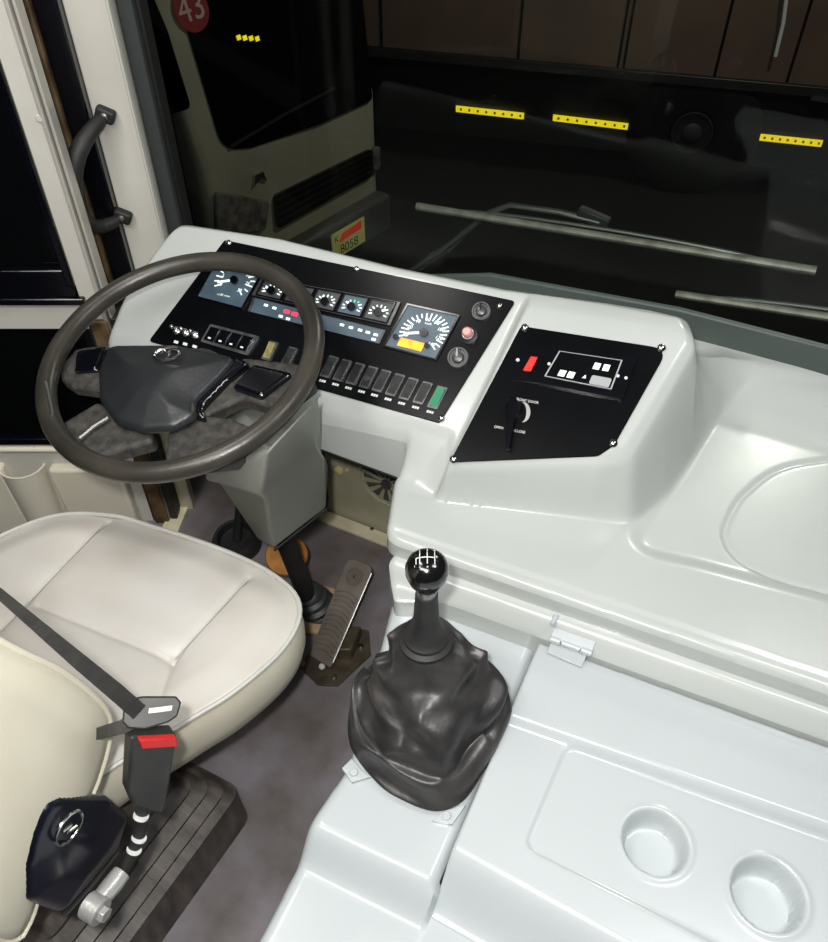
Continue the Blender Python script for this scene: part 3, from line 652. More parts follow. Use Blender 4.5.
# emblem
ec = Plane(W0 + wn * .0175, n=wn).at(167, 354); EU, EV = wu, wv; b = MB()
b.tube([ec + EU * math.cos(a) * .021 + EV * math.sin(a) * .0125 for a in ang_[::3]], .0022, 6, True)
b.tube([ec + EU * (-.018) + EV * .003, ec + EU * (-.006) + EV * .007, ec + EU * .0 + EV * .0, ec + EU * .001 + EV * (-.011)], .0024, 6)
b.tube([ec + EU * (.018) + EV * .003, ec + EU * (.006) + EV * .007, ec + EU * .002 + EV * .0, ec + EU * .002 + EV * (-.011)], .003, 6)
b.build('emblem', chrome, sw)
b = MB(); b.cyl(W0 - wn * .045, W0 - wn * .09, .06, .045); b.build('hub', blackr, sw)

# steering column and shroud
sc_ = thing('steering_column', (-.72, .85, 0), 'grey boxed steering column cover with black shaft under the wheel', 'steering column')
top = [Yp(196, 462, .70), Yp(300, 400, .80), Yp(312, 440, .93), Yp(225, 380, .98)]
b = MB()
v = [Yp(203, 474, .70), Yp(316, 402, .82), Yp(318, 440, .94), V(-.93, .95, .64),   # top ring
     Yp(262, 492, .70), Yp(270, 546, .735), Yp(292, 548, .76), Yp(329, 506, .88), V(-.85, .93, .48)]
A, Bq, Cq, Dq, E_, F_, G_, H_, I_ = v
A2 = Yp(212, 492, .705); F2 = Yp(300, 424, .74)
R0 = [Yp(203, 468, .69), Yp(268, 452, .675), Yp(318, 396, .80), Yp(322, 440, .93), V(-.93, .95, .66)]
R1 = [Yp(206, 480, .70), Yp(262, 494, .685), Yp(318, 448, .82), Yp(322, 455, .93), V(-.92, .95, .60)]
R1b = [Yp(212, 490, .712), Yp(261, 508, .70), Yp(320, 466, .83), Yp(324, 470, .92), V(-.91, .95, .58)]
R2 = [Yp(258, 540, .745), Yp(274, 549, .73), Yp(326, 508, .85), Yp(326, 500, .92), V(-.84, .93, .47)]
R1b = [p + V(-.004, .022, -.004) for p in R1b]
b.ring([R2, R1b, R1, R0]); b.build('column_cover', shroudm, sc_, bevel=.007, seg=4, ang=50)
b = MB(); b.tube([R0[3] + V(.004, 0, 0), R1[3] + V(.004, 0, 0), R2[3] + V(.003, 0, 0), R2[2] + V(.002, 0, -.002), R2[1] + V(0, 0, -.004)], .0025, 8); b.build('edge_trim', blacko, sc_)
b = MB(); s0 = Yp(284, 535, .80); s1 = Zp(308, 600, .05); b.tube([s0 + (s0 - s1) * .2, s0, s0.lerp(s1, .5), s1], .02, 16); b.build('shaft', blackr, sc_)
oc = Zp(287, 556, .16); b = MB(); ax = (s0 - s1).normalized(); b.lathe(oc, ax, [(.030, -.006), (.046, -.006), (.048, 0), (.046, .006), (.030, .006)], 32); b.build('orange_flange', orange, sc_)
b = MB(); bc = Zp(317, 600, .05); b.lathe(Vector((bc.x, bc.y, .004)), (0, 0, 1), [(.062, 0), (.066, .004), (.066, .012), (.05, .016), (.045, .016)], 36); b.build('floor_ring', wood, sc_)
b = MB(); b.lathe(Vector((bc.x - .005, bc.y, .012)), (-.15, -.15, 1), [(.052, 0), (.05, .008), (.042, .014), (.047, .022), (.046, .03), (.037, .036), (.041, .044), (.039, .052), (.030, .058), (.034, .066), (.03, .076), (.02, .082)], 32); b.build('rubber_bellows', mat('bellows', (44, 47, 49), .5, rgb2=(60, 64, 66), scale=30), sc_)

# ================================================================== PEDALS
ap = thing('accelerator_pedal', Zp(335, 670, 0), 'long brown ribbed accelerator pedal on the floor right of the steering column', 'pedal')
PB = [Zp(308.7, 655, .035), Zp(330, 668, .035), Zp(374, 566, .15), Zp(347, 556, .15)]
pn = (PB[1] - PB[0]).cross(PB[3] - PB[0]).normalized(); pu = ((PB[1] - PB[0])).normalized(); pv = ((PB[3] - PB[0]) - pu * (PB[3] - PB[0]).dot(pu)).normalized()
b = MB(); b.prism(rpoly3(PB, [.006, .006, .022, .022]), -pn * .008); pad = b.build('pedal_pad', pedalm, ap, bevel=.002)
pq = lambda s_, t_: (PB[0] * (1 - s_) + PB[1] * s_) * (1 - t_) + (PB[3] * (1 - s_) + PB[2] * s_) * t_ + pn * .0005
b = MB()
for i in range(13):
    t_ = .06 + i * .048; b.tube([pq(s_, t_ + .05 * math.sin(math.pi * s_)) for s_ in np.linspace(.1, .9, 9)], .0022, 6)
for r in (.007, .014, .019):
    b.tube([pq(.5, .84) + pu * r * math.cos(a) + pv * r * math.sin(a) for a in ang_[::5]], .0016, 6, True)
b.build('tread_ribs', pedalm, pad); b = MB(); b.sphere(pq(.5, .84), .003); b.build('centre_stud', chrome, pad)
b = MB(); b.tube([pq(1.0, t_) - pn * .004 for t_ in np.linspace(.05, .93, 8)], .002, 6); b.build('steel_edge', steel, pad)
b = MB(); b.prism([Zp(x, y, .001) for x, y in ((299, 668), (318, 686), (338, 687), (371, 656), (369, 632), (352, 628), (318, 640))], V(0, 0, .006)); b.build('base_plate', platem, ap, bevel=.001)
b = MB(); b.prism([Zp(x, y, .007) for x, y in ((338, 660), (352, 660), (362, 636), (350, 636))], V(0, 0, .04)); b.build('pivot_bracket', platem, ap, bevel=.004)
for x, y, m in ((322, 667, marks), (303, 664, brass), (346, 653, marks), (349, 641, marks), (334, 678, steel), (361, 647, chrome)):
    b = MB(); c = Zp(x, y, .007); b.lathe(c, (0, 0, 1), [(.007, 0), (.007, .005), (.004, .008)], 8); b.build('bolt', m, ap)
cp = thing('clutch_pedal', Zp(238, 545, 0), 'round black rubber clutch pedal cup on the floor left of the column', 'pedal')
c = Zp(238, 545, 0); b = MB(); b.lathe(c, (0, -.1, 1), [(.06, 0), (.062, .02), (.055, .035), (.052, .04), (.045, .038), (.04, .02), (.035, .018)], 32); b.build('rubber_cup', blackr, cp)
b = MB(); b.tube([c + V(0, 0, .02), c + V(0, .04, .12), c + V(0, .1, .3)], .011); b.build('pedal_arm', blackr, cp)

# fan seen in the bulkhead opening
fan = thing('bulkhead_vent', Yp(392, 480, 1.19), 'round spoked vent on the bulkhead under the dashboard', 'vent')
fc = Yp(388, 482, 1.198); b = MB(); b.tube([fc + V(math.cos(a) * .075, -.004, math.sin(a) * .075) for a in ang_[::3]], .004, 6, True); b.tube([fc + V(math.cos(a) * .066, -.004, math.sin(a) * .066) for a in ang_[::3]], .002, 6, True); b.build('outer_ring', beige, fan)
b = MB(); b.cyl(fc + V(0, -.003, 0), fc + V(0, -.001, 0), .066, seg=40); b.build('backing', mat('vent_dark', (84, 86, 76), .6), fan)
for i in range(12):
    a = math.radians(30 * i + 10); b = MB(); d1 = V(math.cos(a), 0, math.sin(a)); d2 = V(-math.sin(a), 0, math.cos(a))
    b.prism([fc + d1 * .014 + d2 * .002 + V(0, -.004, 0), fc + d1 * .064 + d2 * .009 + V(0, -.004, 0), fc + d1 * .064 - d2 * .004 + V(0, -.004, 0), fc + d1 * .014 - d2 * .002 + V(0, -.004, 0)], V(0, -.003, 0)); b.build('vane', beige, fan)
b = MB(); b.cyl(fc + V(0, -.003, 0), fc + V(0, -.014, 0), .014); b.build('vent_hub', steel, fan)
b = MB(); c = Yp(339, 470, 1.2); b.lathe(c, (0, -1, 0), [(.013, 0), (.013, .006), (.008, .009)], 20); c2 = Yp(347, 470, 1.2); b.lathe(c2, (0, -1, 0), [(.005, 0), (.005, .004)], 12)
b.build('plug', mat('yellow_plug', (215, 205, 150), .4), label='round cream plug fixed to the bulkhead left of the vent', category='plug')

# ================================================================== DRIVER SEAT
seat = thing('driver_seat', (-.74, .4, 0), 'grey and cream vinyl driver seat on a black pleated base', 'seat')
SZ = .48
cpoly = [(-1.10, .62), (-.955, .672), (-.60, .678), (-.512, .640), (-.500, .58), (-.545, .44), (-.60, .30), (-.64, .10), (-.98, .10), (-1.08, .25)]
cpoly = [(-1.12, .40), (-1.10, .50), (-1.04, .605), (-.948, .655), (-.86, .668), (-.77, .677), (-.68, .680), (-.603, .673), (-.545, .652), (-.516, .610), (-.512, .545), (-.536, .457), (-.569, .388), (-.628, .26), (-.65, .14), (-.72, .10), (-.95, .10), (-1.05, .15), (-1.10, .27)]
seamL = (Zp(108, 519, SZ), Zp(0, 632, SZ)); seamR = (Zp(248, 578, SZ), Zp(172, 661, SZ)); seamR2 = (Zp(172, 661, SZ), Zp(140, 760, SZ)); cross = (Zp(39, 607, SZ), Zp(172, 661, SZ))
def segd(a, b_, X, Y):
    dx, dy = b_.x - a.x, b_.y - a.y; t = np.clip(((X - a.x) * dx + (Y - a.y) * dy) / (dx * dx + dy * dy), 0, 1); return np.hypot(X - a.x - t * dx, Y - a.y - t * dy)
def seat_z(X, Y, d):
    z = SZ - .004 + .014 * ss(d, 0, .06)
    for s_ in (seamL, seamR, seamR2, cross):
        D = segd(s_[0], s_[1], X, Y); z = z - .005 * np.exp(-(D / .005) ** 2) - .004 * np.exp(-(D / .02) ** 2)
    wr = np.sin(X * 31 + np.sin(Y * 17) * 2) * np.sin(Y * 23 + X * 9) * .0012
    z = z - .012 * ss(Y, .40, .2) * (X < -.63) + wr
    return z
cpoly = [(p.x, p.y) for p in resample([Vector((x, y, 0)) for x, y in cpoly], 160)]
b = MB(); hfield(b, cpoly, seat_z, .0045, .006)
rs = []; cc = Vector((-.77, .40)); loop = [Vector(p) for p in cpoly]
cl = [p for p in resample([Vector((p.x, p.y, 0)) for p in loop], 160)]
for off, z in ((-.004, SZ - .008), (.0, SZ - .02), (.003, SZ - .05), (.002, SZ - .085), (-.006, SZ - .12), (-.022, SZ - .145), (-.045, SZ - .158), (-.1, SZ - .16)):
    r_ = []
    for i, p in enumerate(cl):
        t_ = (cl[(i + 1) % 160] - cl[i - 1]).normalized(); nrm = Vector((t_.y, -t_.x, 0))
        if nrm.dot(p - Vector((cc.x, cc.y, 0))) < 0: nrm.negate()
        r_.append(Vector((p.x, p.y, z)) + nrm * (off + .003 * math.sin(i * .55) * (1 if off > .01 else 0)))
    rs.append(r_)
b.use(1).ring(rs, False, True); cush = b.build('cushion', [vinyl, cream], seat, ang=70)
b = MB(); b.tube([Vector((p.x, p.y, SZ - .004)) for p in cl], .0042, 8, True); b.build('piping', pipe, cush)
for s_ in (seamL, seamR):
    b = MB(); b.tube([Vector((s_[0].lerp(s_[1], t_).x + .006, s_[0].lerp(s_[1], t_).y + .002, SZ + .0075)) for t_ in np.linspace(.06, 1, 12)], .0013, 6)
    b.build('seam_welt', pipe, cush)
# backrest: side outline lofted across the width
def backrest():
    b = MB(); prof = [(.228, .90), (.262, .80), (.284, .69), (.276, .64), (.246, .60), (.214, .575), (.16, .555), (.12, .54), (.085, .505), (.06, .50), (.045, .56), (.05, .7), (.02, .9), (-.01, 1.1), (.02, 1.2), (.10, 1.21), (.16, 1.12)]
    P = resample([Vector((0, y, z)) for y, z in prof], 120); cen = sum(P, Vector()) / len(P); rings = []
    for x, s_ in ((-.549, .25), (-.548, .5), (-.549, .75), (-.553, .9), (-.559, .975), (-.568, 1.0), (-.70, 1.03), (-.80, 1.035), (-.92, 1.02), (-.99, 1.0), (-1.01, .93), (-1.02, .8)):
        rings.append([Vector((x, cen.y + (p.y - cen.y) * s_, cen.z + (p.z - cen.z) * s_)) for p in P])
    b.ring(rings); o = b.build('backrest', cream, seat, ang=70)
    b = MB(); b.tube([Vector((-.562, p.y + .0, p.z)) + (p - cen).normalized() * .001 for p in P[-14:] + P[:50]], .0035, 8); b.build('piping', cream, o)
    return o
backrest()
# base with pleated cover
bx = MB(); bp_ = rpoly([(-.575, .455), (-.60, .02), (-.98, .02), (-.98, .455)], .03); lev = [(0, .0), (.10, .004), (.112, .004), (.12, .022), (.135, .018), (.145, .040), (.16, .036), (.17, .058), (.185, .054), (.20, .076), (.215, .072), (.235, .09), (.33, .1)]
rings = []
for z, d_ in lev: rings.append([Vector((-.7775 + (x + .7775) * (1 - d_ / .2025), .2375 + (y - .2375) * (1 - d_ / .2175), z)) for x, y in bp_])
bx.ring(rings); bx.build('base', basem, seat, ang=35)
# side cover with emblem
cv = [(.180, .690), (.215, .62), (.238, .575), (.240, .49), (.205, .455), (.13, .452), (.098, .47), (.085, .55), (.10, .62), (.142, .675)]
cp_ = [Xp(x, y, -.54) for x, y in ((50, 806), (66, 799), (115, 801), (133, 817), (122, 852), (92, 888), (66, 917), (32, 905), (30, 870), (38, 836))]
cvr = [(p.y, p.z) for p in cp_]
b = MB(); hfield(b, rpoly(cvr, .015), lambda X, Y, d: .012 + .010 * ss(d, 0, .05) + 0 * X, .004, .012, -.02, lambda x, y, z: Vector((-.555 + z, x, y))); cov = b.build('side_cover', navy, seat, ang=60, label='glossy navy plastic cover on the seat side')
b = MB(); lc = Xp(69, 828, -.532); r1 = .020
b.tube([lc + V(0, math.cos(a) * r1, math.sin(a) * r1) for a in ang_[::4]], .002, 6, True); b.tube([lc + V(.001, -.008, .009), lc + V(.001, .003, .003), lc + V(.001, -.004, -.002), lc + V(.001, .007, -.009)], .0022, 6); b.build('cover_emblem', chrome, cov)
b = MB(); q_ = [Xp(x, y, -.545) for x, y in ((66, 917), (92, 888), (120, 852), (140, 862), (118, 892), (82, 915))]; b.prism(q_, V(-.01, 0, 0)); b.build('recliner_bracket', blackr, seat, bevel=.002)

# ================================================================== SEAT BELT
bk = thing('seat_belt_buckle', Xp(93, 905, -.50), 'black seat belt buckle with red release button on a taped stalk', 'buckle')
bq = [Xp(128, 732, -.50), Xp(174, 730, -.475), Xp(163, 804, -.475), Xp(157, 810, -.478), Xp(130, 800, -.50), Xp(125, 788, -.50)]
bn = (bq[1] - bq[0]).cross(bq[4] - bq[0]).normalized(); 
if bn.dot(CAM - bq[0]) < 0: bn.negate()
b = MB(); b.prism([p - bn * .012 for p in bq], bn * .022); b.build('buckle_body', bucklem, bk, bevel=.004, seg=3)
tq = [Xp(135, 733, -.495), Xp(172, 731, -.475), Xp(174, 740, -.475), Xp(138, 742, -.495)]
b = MB(); b.prism([p + bn * .004 for p in tq], bn * .009); b.build('release_button', redb, bk, bevel=.0015)
st = [Xp(x, y, xx) for x, y, xx in ((142, 806, -.492), (141, 828, -.494), (136, 842, -.496), (128, 862, -.50), (115, 885, -.505))]
b = MB(); b.tube(st, .0085, 12); b.build('stalk', blackr, bk)
for i, (x, y) in enumerate(((141, 816), (139, 838), (134, 850))):
    p = Xp(x, y, -.49 - i * .002); d = (st[1] - st[3]).normalized(); b = MB(); b.cyl(p - d * (.0016 - .0004 * i), p + d * .0016, .0094 if i else .0096); b.build('tape_band', marks, bk)
b = MB(); b.tube([Xp(122, 872, -.502), Xp(113, 884, -.502), Xp(103, 896, -.502), Xp(95, 906, -.502)], [.012, .013, .012, .013], 12); p = Xp(94, 908, -.50); b.cyl(p - V(.01, 0, 0), p + V(.012, 0, 0), .017); b.cyl(p + V(.012, 0, 0), p + V(.02, 0, 0), .010, seg=6); b.build('anchor_bolt', mat('silver_paint', (190, 190, 188), .35, metal=.5, bump=.4, bscale=80), bk, bevel=.001)
sb = thing('seat_belt', Xp(142, 711, -.49), 'black seat belt webbing with tongue plate across the seat', 'seat belt')
def webbing(pts, wds, nrm):
    b = MB(); L = []; 
    for (p, wd) in zip(pts, wds):
        L.append((p, wd))
    rings = []
    for i, (p, wd) in enumerate(L):
        d = (L[min(i + 1, len(L) - 1)][0] - L[max(i - 1, 0)][0]).normalized(); s_ = d.cross((CAM - p).normalized()).normalized(); n_ = s_.cross(d)
        rings.append([p + s_ * wd + n_ * .0008, p - s_ * wd + n_ * .0008, p - s_ * wd - n_ * .0008, p + s_ * wd - n_ * .0008])
    b.ring(rings); return b
b = webbing([Xp(-30, 570, -.47), Xp(0, 594, -.475), Xp(40, 628, -.48), Xp(80, 662, -.485), Xp(115, 691, -.487), Xp(139, 712, -.487)], [.003, .004, .0055, .0075, .009, .0095], None); b.build('shoulder_webbing', beltm, sb, ang=60)
b = webbing([Xp(143, 716, -.487), Xp(122, 727, -.50), Xp(100, 733, -.54), Xp(90, 735, -.58)], [.009, .008, .007, .007], None); b.build('lap_webbing', beltm, sb, ang=60)
tpo = Xp(150, 712, -.483); TPl_ = Plane(tpo, n=(CAM - tpo).normalized() + V(.2, -.1, .15))
tg = rpoly3([TPl_.at(*q) for q in ((124, 700), (142, 696), (176, 696), (181, 702), (177, 716), (168, 722), (145, 729), (128, 728), (122, 722))], .005, 4)
tn = (tg[8] - tg[0]).cross(tg[20] - tg[0]).normalized(); 
if tn.dot(CAM - tg[0]) < 0: tn.negate()
b = MB(); b.prism(tg, tn * .007); tong = b.build('tongue_plate', bucklem, sb, bevel=.002)
b = MB(); b.prism([p + tn * .0065 for p in [TPl_.at(*q) for q in ((149, 708), (172, 705), (171, 710), (148, 713))]], tn * .001); b.build('slot', steel, tong)

# ================================================================== GRAB HANDLE
gh = thing('grab_handle', PP.pt(PP.a(105, 160), .8, .02), 'black curved grab handle bolted to the white pillar', 'handle')
def pz(x, y, h): 
    p = PP.p.at(x, y); return p - HD * h
b = MB(); b.tube([pz(108, 111, .02), pz(98, 119, .05), pz(89, 133, .085), pz(86, 155, .095), pz(88, 182, .095), pz(96, 205, .08), pz(107, 217, .05), pz(124, 213, .02)], [.012, .015, .018, .0185, .0185, .018, .015, .012], 14); b.build('grip', blackr, gh, subsurf=1)
for x, y, dx in ((107, 112, 1), (124, 213, 1)):
    b = MB(); c = pz(x, y, .0); R_ = Matrix.Rotation(math.radians(25), 3, HD) @ Matrix((RT, HD, Vector((0, 0, 1)))).transposed()
    b.box(c - HD * .012, (.036, .02, .026), R_); b.build('mount', blackr, gh, bevel=.006, seg=3)
    b = MB(); b.lathe(c - HD * .022, -HD, [(.007, 0), (.007, .003), (.003, .005)], 16); b.build('mount_bolt', steel, gh)

# ================================================================== WIPERS
def wiper(p0, p1, arm, lab):
    t = thing('windshield_wiper', p0.lerp(p1, .5), lab, 'wiper', 'wipers outside the windshield')
    d = (p1 - p0); b = MB(); pr = V(0, 0, 1)
    b.tube([p0.lerp(p1, s_) for s_ in np.linspace(0, 1, 9)], .0045, 6); b.build('blade_rubber', blackr, t)
    b = MB(); b.tube([p0.lerp(p1, s_) + V(0, -.001, .008) for s_ in np.linspace(0, 1, 9)], .0068, 8, flat=1.2); b.build('blade_holder', mat('dusty_steel', (150, 144, 134), .5, rgb2=(110, 104, 96), scale=30, metal=.4), t)
    b = MB(); N = 17
    b.tube([p0.lerp(p1, .12 + .76 * k / N) + V(0, .006, .008 + .012 * math.sin(math.pi * k / N) ** .6) for k in range(N + 1)], .004, 8); b.build('yoke', steel, t)
    if arm:
        b = MB(); m = p0.lerp(p1, .5); b.box(m + V(-.02, .015, .035), (.07, .02, .025), Matrix.Rotation(.2, 3, 'Y')); b.build('pivot_block', blackr, t, bevel=.004)
        b = MB(); b.tube(arm, .006, 8); b.build('arm', steel, t)
    return t
wy = 1.55
w0, w1 = Yp(417, 209, wy), Yp(815, 274, wy)
wiper(w0, w1, [Yp(600, 222, wy + .01), Yp(560, 212, wy + .01), Yp(510, 205, wy + .01), Yp(490, 212, wy + .01), Yp(465, 232, wy + .01), Yp(440, 252, wy + .01), Yp(405, 275, wy + .01)], 'long steel windshield wiper with bent arm above the centre of the dashboard')
b = MB(); b.tube([Yp(478, 222, wy + .02), Yp(450, 246, wy + .02), Yp(425, 262, wy + .02), Yp(405, 275, wy + .02)], [.006, .014, .016, .014], 8, flat=.4); b.build('arm_spring_cover', mat('dusty_black', (40, 40, 40), .4, rgb2=(120, 118, 112), scale=45, lo=.55, hi=.75), bpy.data.objects['windshield_wiper'])
wiper(Yp(675, 297, wy), Yp(1040, 352, wy), None, 'second windshield wiper cut off by the right edge of the picture')

# ================================================================== TRUCK OUTSIDE
TP0 = CAM + ray(335, 232) * 5.2; ta = math.radians(12); TF = V(math.sin(ta), math.cos(ta), 0); TS = V(-TF.y, TF.x, 0); TN = -TS
TPl = Plane(TP0, n=TN.copy()); tk = thing('truck', (TP0.x, TP0.y, GZ), 'beige light truck cab with red number disc, outside the windshield on the left', 'truck')
TC = TPl.at(208, 200); c_a = 0.0
def tf(a, z, h=0): return Vector((TC.x, TC.y, 0)) + TF * a + TN * h + V(0, 0, z)
def tpx(x, y, h=0): return TPl.at(x, y) + TN * h
Wd = (TPl.at(379, 185) - TC).dot(TF); SPl = Plane(TC.copy(), n=-TF)
def prof(mb, pts, a0, a1): mb.prism([tf(a0, z, h) for h, z in pts], TF * (a1 - a0))
zb = TPl.at(225, 235).z; zw = TPl.at(250, 150).z
b = MB(); prof(b, [(0, GZ + .35), (0, zw), (-.32, zw + 1.15), (-.5, zw + 1.25), (-1.7, zw + 1.25), (-1.7, GZ + .35)], 0, Wd); b.build('cab_body', truckm, tk, bevel=.05, seg=4)
def lean(z): return -.32 * max(0, (z - zw)) / 1.15
def wsp(a, z, h): return tf(a, z, lean(z) + h)
wa, wb, wc_ = tf(0, zw), tf(1, zw), tf(0, zw + 1.15, -.32); WSP = Plane(wa + TN * .004, n=(wb - wa).cross(wc_ - wa).normalized() * (1 if (wb - wa).cross(wc_ - wa).dot(TN) > 0 else -1))
b = MB(); b.prism(rpoly3([WSP.at(222, 150), WSP.at(250, 148), WSP.at(320, 124), WSP.at(372, 100), WSP.at(356, -60), WSP.at(160, -60)], [.12, .05, .2, .04, .1, .1]), WSP.n * .006); b.build('windscreen', darkglass, tk)
def side(a, z, h=0): return tf(0, z, 0) - TN * a - TF * h    # a metres back from the corner on the flank
b = MB(); b.prism(rpoly3([SPl.at(192, 108) - TF * .003, SPl.at(120, 128) - TF * .003, SPl.at(60, -60) - TF * .003, SPl.at(130, -60) - TF * .003, SPl.at(168, 30) - TF * .003], .05), -TF * .006); b.build('side_glass', darkglass, tk)
b = MB(); b.tube([side(.16, z, .004) for z in np.linspace(GZ + .4, zw + .3, 6)], .005, 6); b.build('door_gap', blacko, tk); b = MB(); b.tube([side(1.1, z, .004) for z in np.linspace(GZ + .4, zw + 1.0, 6)], .005, 6); b.build('door_gap', blacko, tk)
b = MB(); b.box(side(.3, zw - .02, .02), (.05, .16, .05)); b.build('door_handle', blacko, tk, bevel=.01)
red = mat('faded_red', (150, 40, 34), .6)
b = MB()
for k, (y, z) in enumerate(((0, 0), (.07, .0), (0, -.09), (.06, -.09))):
    b.tube([side(.34 + y + .025 * math.cos(a), zw - .16 + z + .03 * math.sin(a), .004) for a in ang_[::10]], .006, 6, True)
b.build('painted_figures', red, tk)
# grille, lamps, bumper
g = [tpx(272, 195, .004), tpx(369, 148, .004), tpx(371, 174, .004), tpx(275, 228, .004)]
b = MB(); b.prism(rpoly3(g, .03), TN * .02)
b.build('grille', grille, tk)
for k in range(4):
    b = MB(); s_ = .15 + k * .22; b.tube([g[0].lerp(g[3], s_) + TN * .022, g[1].lerp(g[2], s_) + TN * .022], .006, 6); b.build('grille_bar', grille, tk)
hlm = mat('headlamp', (70, 66, 62), .15, rgb2=(120, 114, 108), scale=18)
for c in (((212, 190), (266, 200), (262, 229), (213, 236)), ((370.5, 146), (377, 145), (377, 168), (371, 171))):
    b = MB(); b.prism(rpoly3([tpx(x, y, .004) for x, y in c], .03), TN * .03); b.build('headlamp', hlm, tk, bevel=.008)
zq = TP0.z
b = MB(); b.prism([tf(-.04, zq - .13, -.02), tf(Wd, zq - .13, -.02), tf(Wd, zq + .12, -.02), tf(-.04, zq + .12, -.02)], TN * .12); b.build('bumper', mat('bumper_grey', (70, 68, 64), .5), tk, bevel=.03, seg=3)
b = MB(); U3, W3 = TF, V(0, 0, 1); pc = tpx(336, 233, .103); b.prism([pc + U3 * a_ * .15 + W3 * z_ * .085 for a_, z_ in ((-1, -1), (1, -1), (1, 1), (-1, 1))], TN * .006)
b.use(1); c = pc + TN * .0065; b.prism([c + U3 * a_ + W3 * z_ for a_, z_ in ((-.09, .01), (.12, .02), (.12, .075), (-.06, .06))], TN * .001); b.use(2).text('8058', c - W3 * .045, U3, W3, .085); b.use(2).text('K', c - U3 * .11 + W3 * .04, U3, W3, .06)
b.build('licence_plate', [yellowp, mat('plate_red', (220, 50, 20), .5, emit=.15), blacko], tk, smooth=False)
b = MB(); c = tpx(258, 178, .004); b.prism([c + TF * x + V(0, 0, z) for x, z in ((-.05, -.03), (0, .0), (.05, -.03), (.03, .03), (-.03, .03))], TN * .012); b.build('cab_badge', chrome, tk)
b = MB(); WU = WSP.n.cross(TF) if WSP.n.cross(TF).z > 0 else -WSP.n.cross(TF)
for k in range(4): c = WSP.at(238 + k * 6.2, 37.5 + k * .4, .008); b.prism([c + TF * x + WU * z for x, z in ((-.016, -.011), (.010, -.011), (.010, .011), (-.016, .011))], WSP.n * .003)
b.build('strip_reflection', tape, tk, smooth=False)  # yellow dots set on the glass to imitate a strip's reflection
b = MB(); c = WSP.at(190, 9, .008); b.lathe(c, WSP.n, [(.1, 0), (.1, .004)], 40); nm = c + WSP.n * .0045; b.use(1).text('43', nm, TF, WU, .16); b.build('number_disc', [mat('disc_red', (120, 24, 26), .5, emit=.03), mat('disc_white', (190, 165, 160), .5)], tk, smooth=False)
b = MB(); b.tube([wsp(.2, zw + .06, .02), wsp(.6, zw + .1, .03), wsp(1.0, zw + .12, .03)], .009, 6); b.build('truck_wiper', blacko, tk)
b = MB(); m_ = tf(-.12, zw + 1.35, .2); b.box(m_, (.05, .16, .32)); b.tube([tf(.02, zw + 1.2, -.28), tf(-.12, zw + 1.3, .2)], .012); b.build('wing_mirror', blacko, tk, bevel=.02)
for a_ in (.25, Wd - .25):
    b = MB(); c = tf(a_, GZ + .36, -.75); b.lathe(c - TF * .12, TF, [(.2, 0), (.35, .02), (.36, .12), (.35, .22), (.2, .24)], 36); b.build('truck_tyre', tyre, tk)

# ================================================================== BUS OUTSIDE
bnv = V(.213, -.977, 0).normalized(); BU = V(.977, .213, 0); BQ = CAM + ray(692, 133) * 6.2; BPl = Plane(BQ, n=bnv.copy())
bs = thing('coach', (BQ.x, BQ.y, GZ), 'dark brown coach with yellow reflective strips parked across, outside the windshield', 'bus')
def bt(a, z, h=0): return Vector((BQ.x, BQ.y, 0)) + BU * a + bnv * h + V(0, 0, z)
b = MB(); b.prism([bt(-3.6, -.62), bt(3.6, -.62), bt(3.6, 1.9), bt(-3.6, 1.9)], -bnv * 2.4); b.build('upper_body', busm, bs, bevel=.04)
b = MB(); b.prism([bt(-3.6, GZ + .28, -.02), bt(3.6, GZ + .28, -.02), bt(3.6, -.64, -.02), bt(-3.6, -.64, -.02)], -bnv * 2.3); b.build('lower_skirt', busd, bs)
b = MB(); b.prism([bt(-3.6, -.66, .0), bt(3.6, -.66, .0), bt(3.6, -.59, .0), bt(-3.6, -.59, .0)], bnv * .015); b.build('waist_rail', mat('rail_grey', (52, 50, 50), .4), bs, bevel=.006)
for a_ in (-2.4, -1.35, -.62, -.58, .06, .55, 1.4):
    b = MB(); b.tube([bt(a_, -.58, .004), bt(a_, 1.85, .004)], .01, 6); b.build('body_seam', busd, bs)
wc = bt(0, BQ.z, -.03)
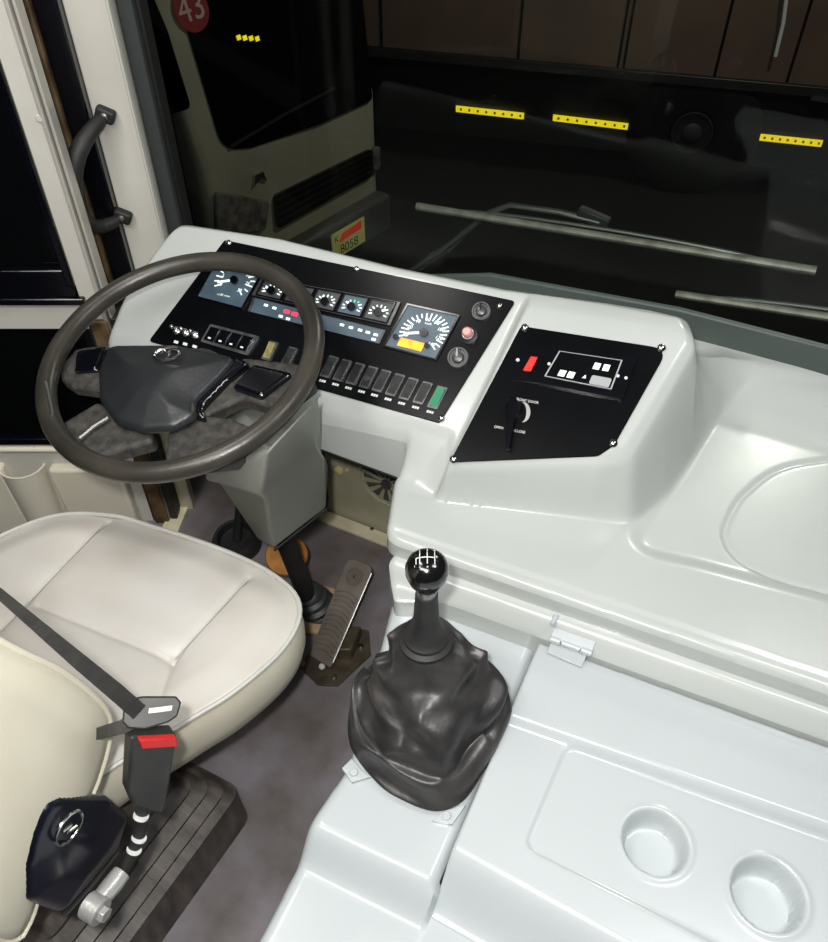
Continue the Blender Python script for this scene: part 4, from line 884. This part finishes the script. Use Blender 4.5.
b = MB(); b.lathe(wc, bnv, [(.3, -.2), (.5, -.18), (.5, 0), (.46, .025), (.3, .03), (.17, .01)], 48); b.build('wheel_tyre', tyre, bs)
b = MB(); b.lathe(wc + bnv * .02, bnv, [(.15, 0), (.15, .012), (.143, .012), (.143, .0)], 40); b.use(0).lathe(wc, bnv, [(.07, 0), (.07, .03), (.05, .04)], 20); b.build('wheel_hub', mat('hub_grey', (64, 64, 66), .5), bs)
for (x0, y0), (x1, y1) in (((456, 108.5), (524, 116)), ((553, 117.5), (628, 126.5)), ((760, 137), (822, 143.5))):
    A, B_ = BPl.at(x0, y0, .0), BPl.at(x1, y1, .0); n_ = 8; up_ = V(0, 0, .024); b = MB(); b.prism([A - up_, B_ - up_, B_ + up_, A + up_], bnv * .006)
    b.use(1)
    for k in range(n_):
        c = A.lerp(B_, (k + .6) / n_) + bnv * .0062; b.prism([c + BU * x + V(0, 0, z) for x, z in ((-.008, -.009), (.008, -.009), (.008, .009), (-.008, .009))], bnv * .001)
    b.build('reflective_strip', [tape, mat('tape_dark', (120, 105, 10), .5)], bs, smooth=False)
b = MB(); b.tube([BPl.at(775, 54, .05), BPl.at(783, 20, .05), BPl.at(788, -20, .05)], .012, 8); b.build('door_rail', mat('rail_white', (200, 200, 196), .3, emit=.06), bs)
b = MB(); b.box(BPl.at(820, 98, .02), (.12, .02, .03)); b.build('side_marker', steel, bs)

# rubble heap outside right
b = MB()
for i in range(90):
    c = Vector((random.uniform(-.2, 1.9), random.uniform(2.9, 4.3), GZ + random.uniform(.0, .25))); r = random.uniform(.05, .14)
    sx, sy, sz = random.uniform(.7, 1.3), random.uniform(.7, 1.3), random.uniform(.5, .9); rings = []
    for k in range(1, 5):
        a = math.pi * k / 5; rings.append([c + Vector((math.sin(a) * math.cos(j * 1.047) * sx, math.sin(a) * math.sin(j * 1.047) * sy, -math.cos(a) * sz)) * r * random.uniform(.8, 1.15) for j in range(6)])
    b.ring(rings)
b.build('rubble', rubblem, smooth=False, kind='stuff', label='dark brown broken stones heaped on the ground outside, low right', category='rubble')
# unlit wall far behind the vehicles closes the view
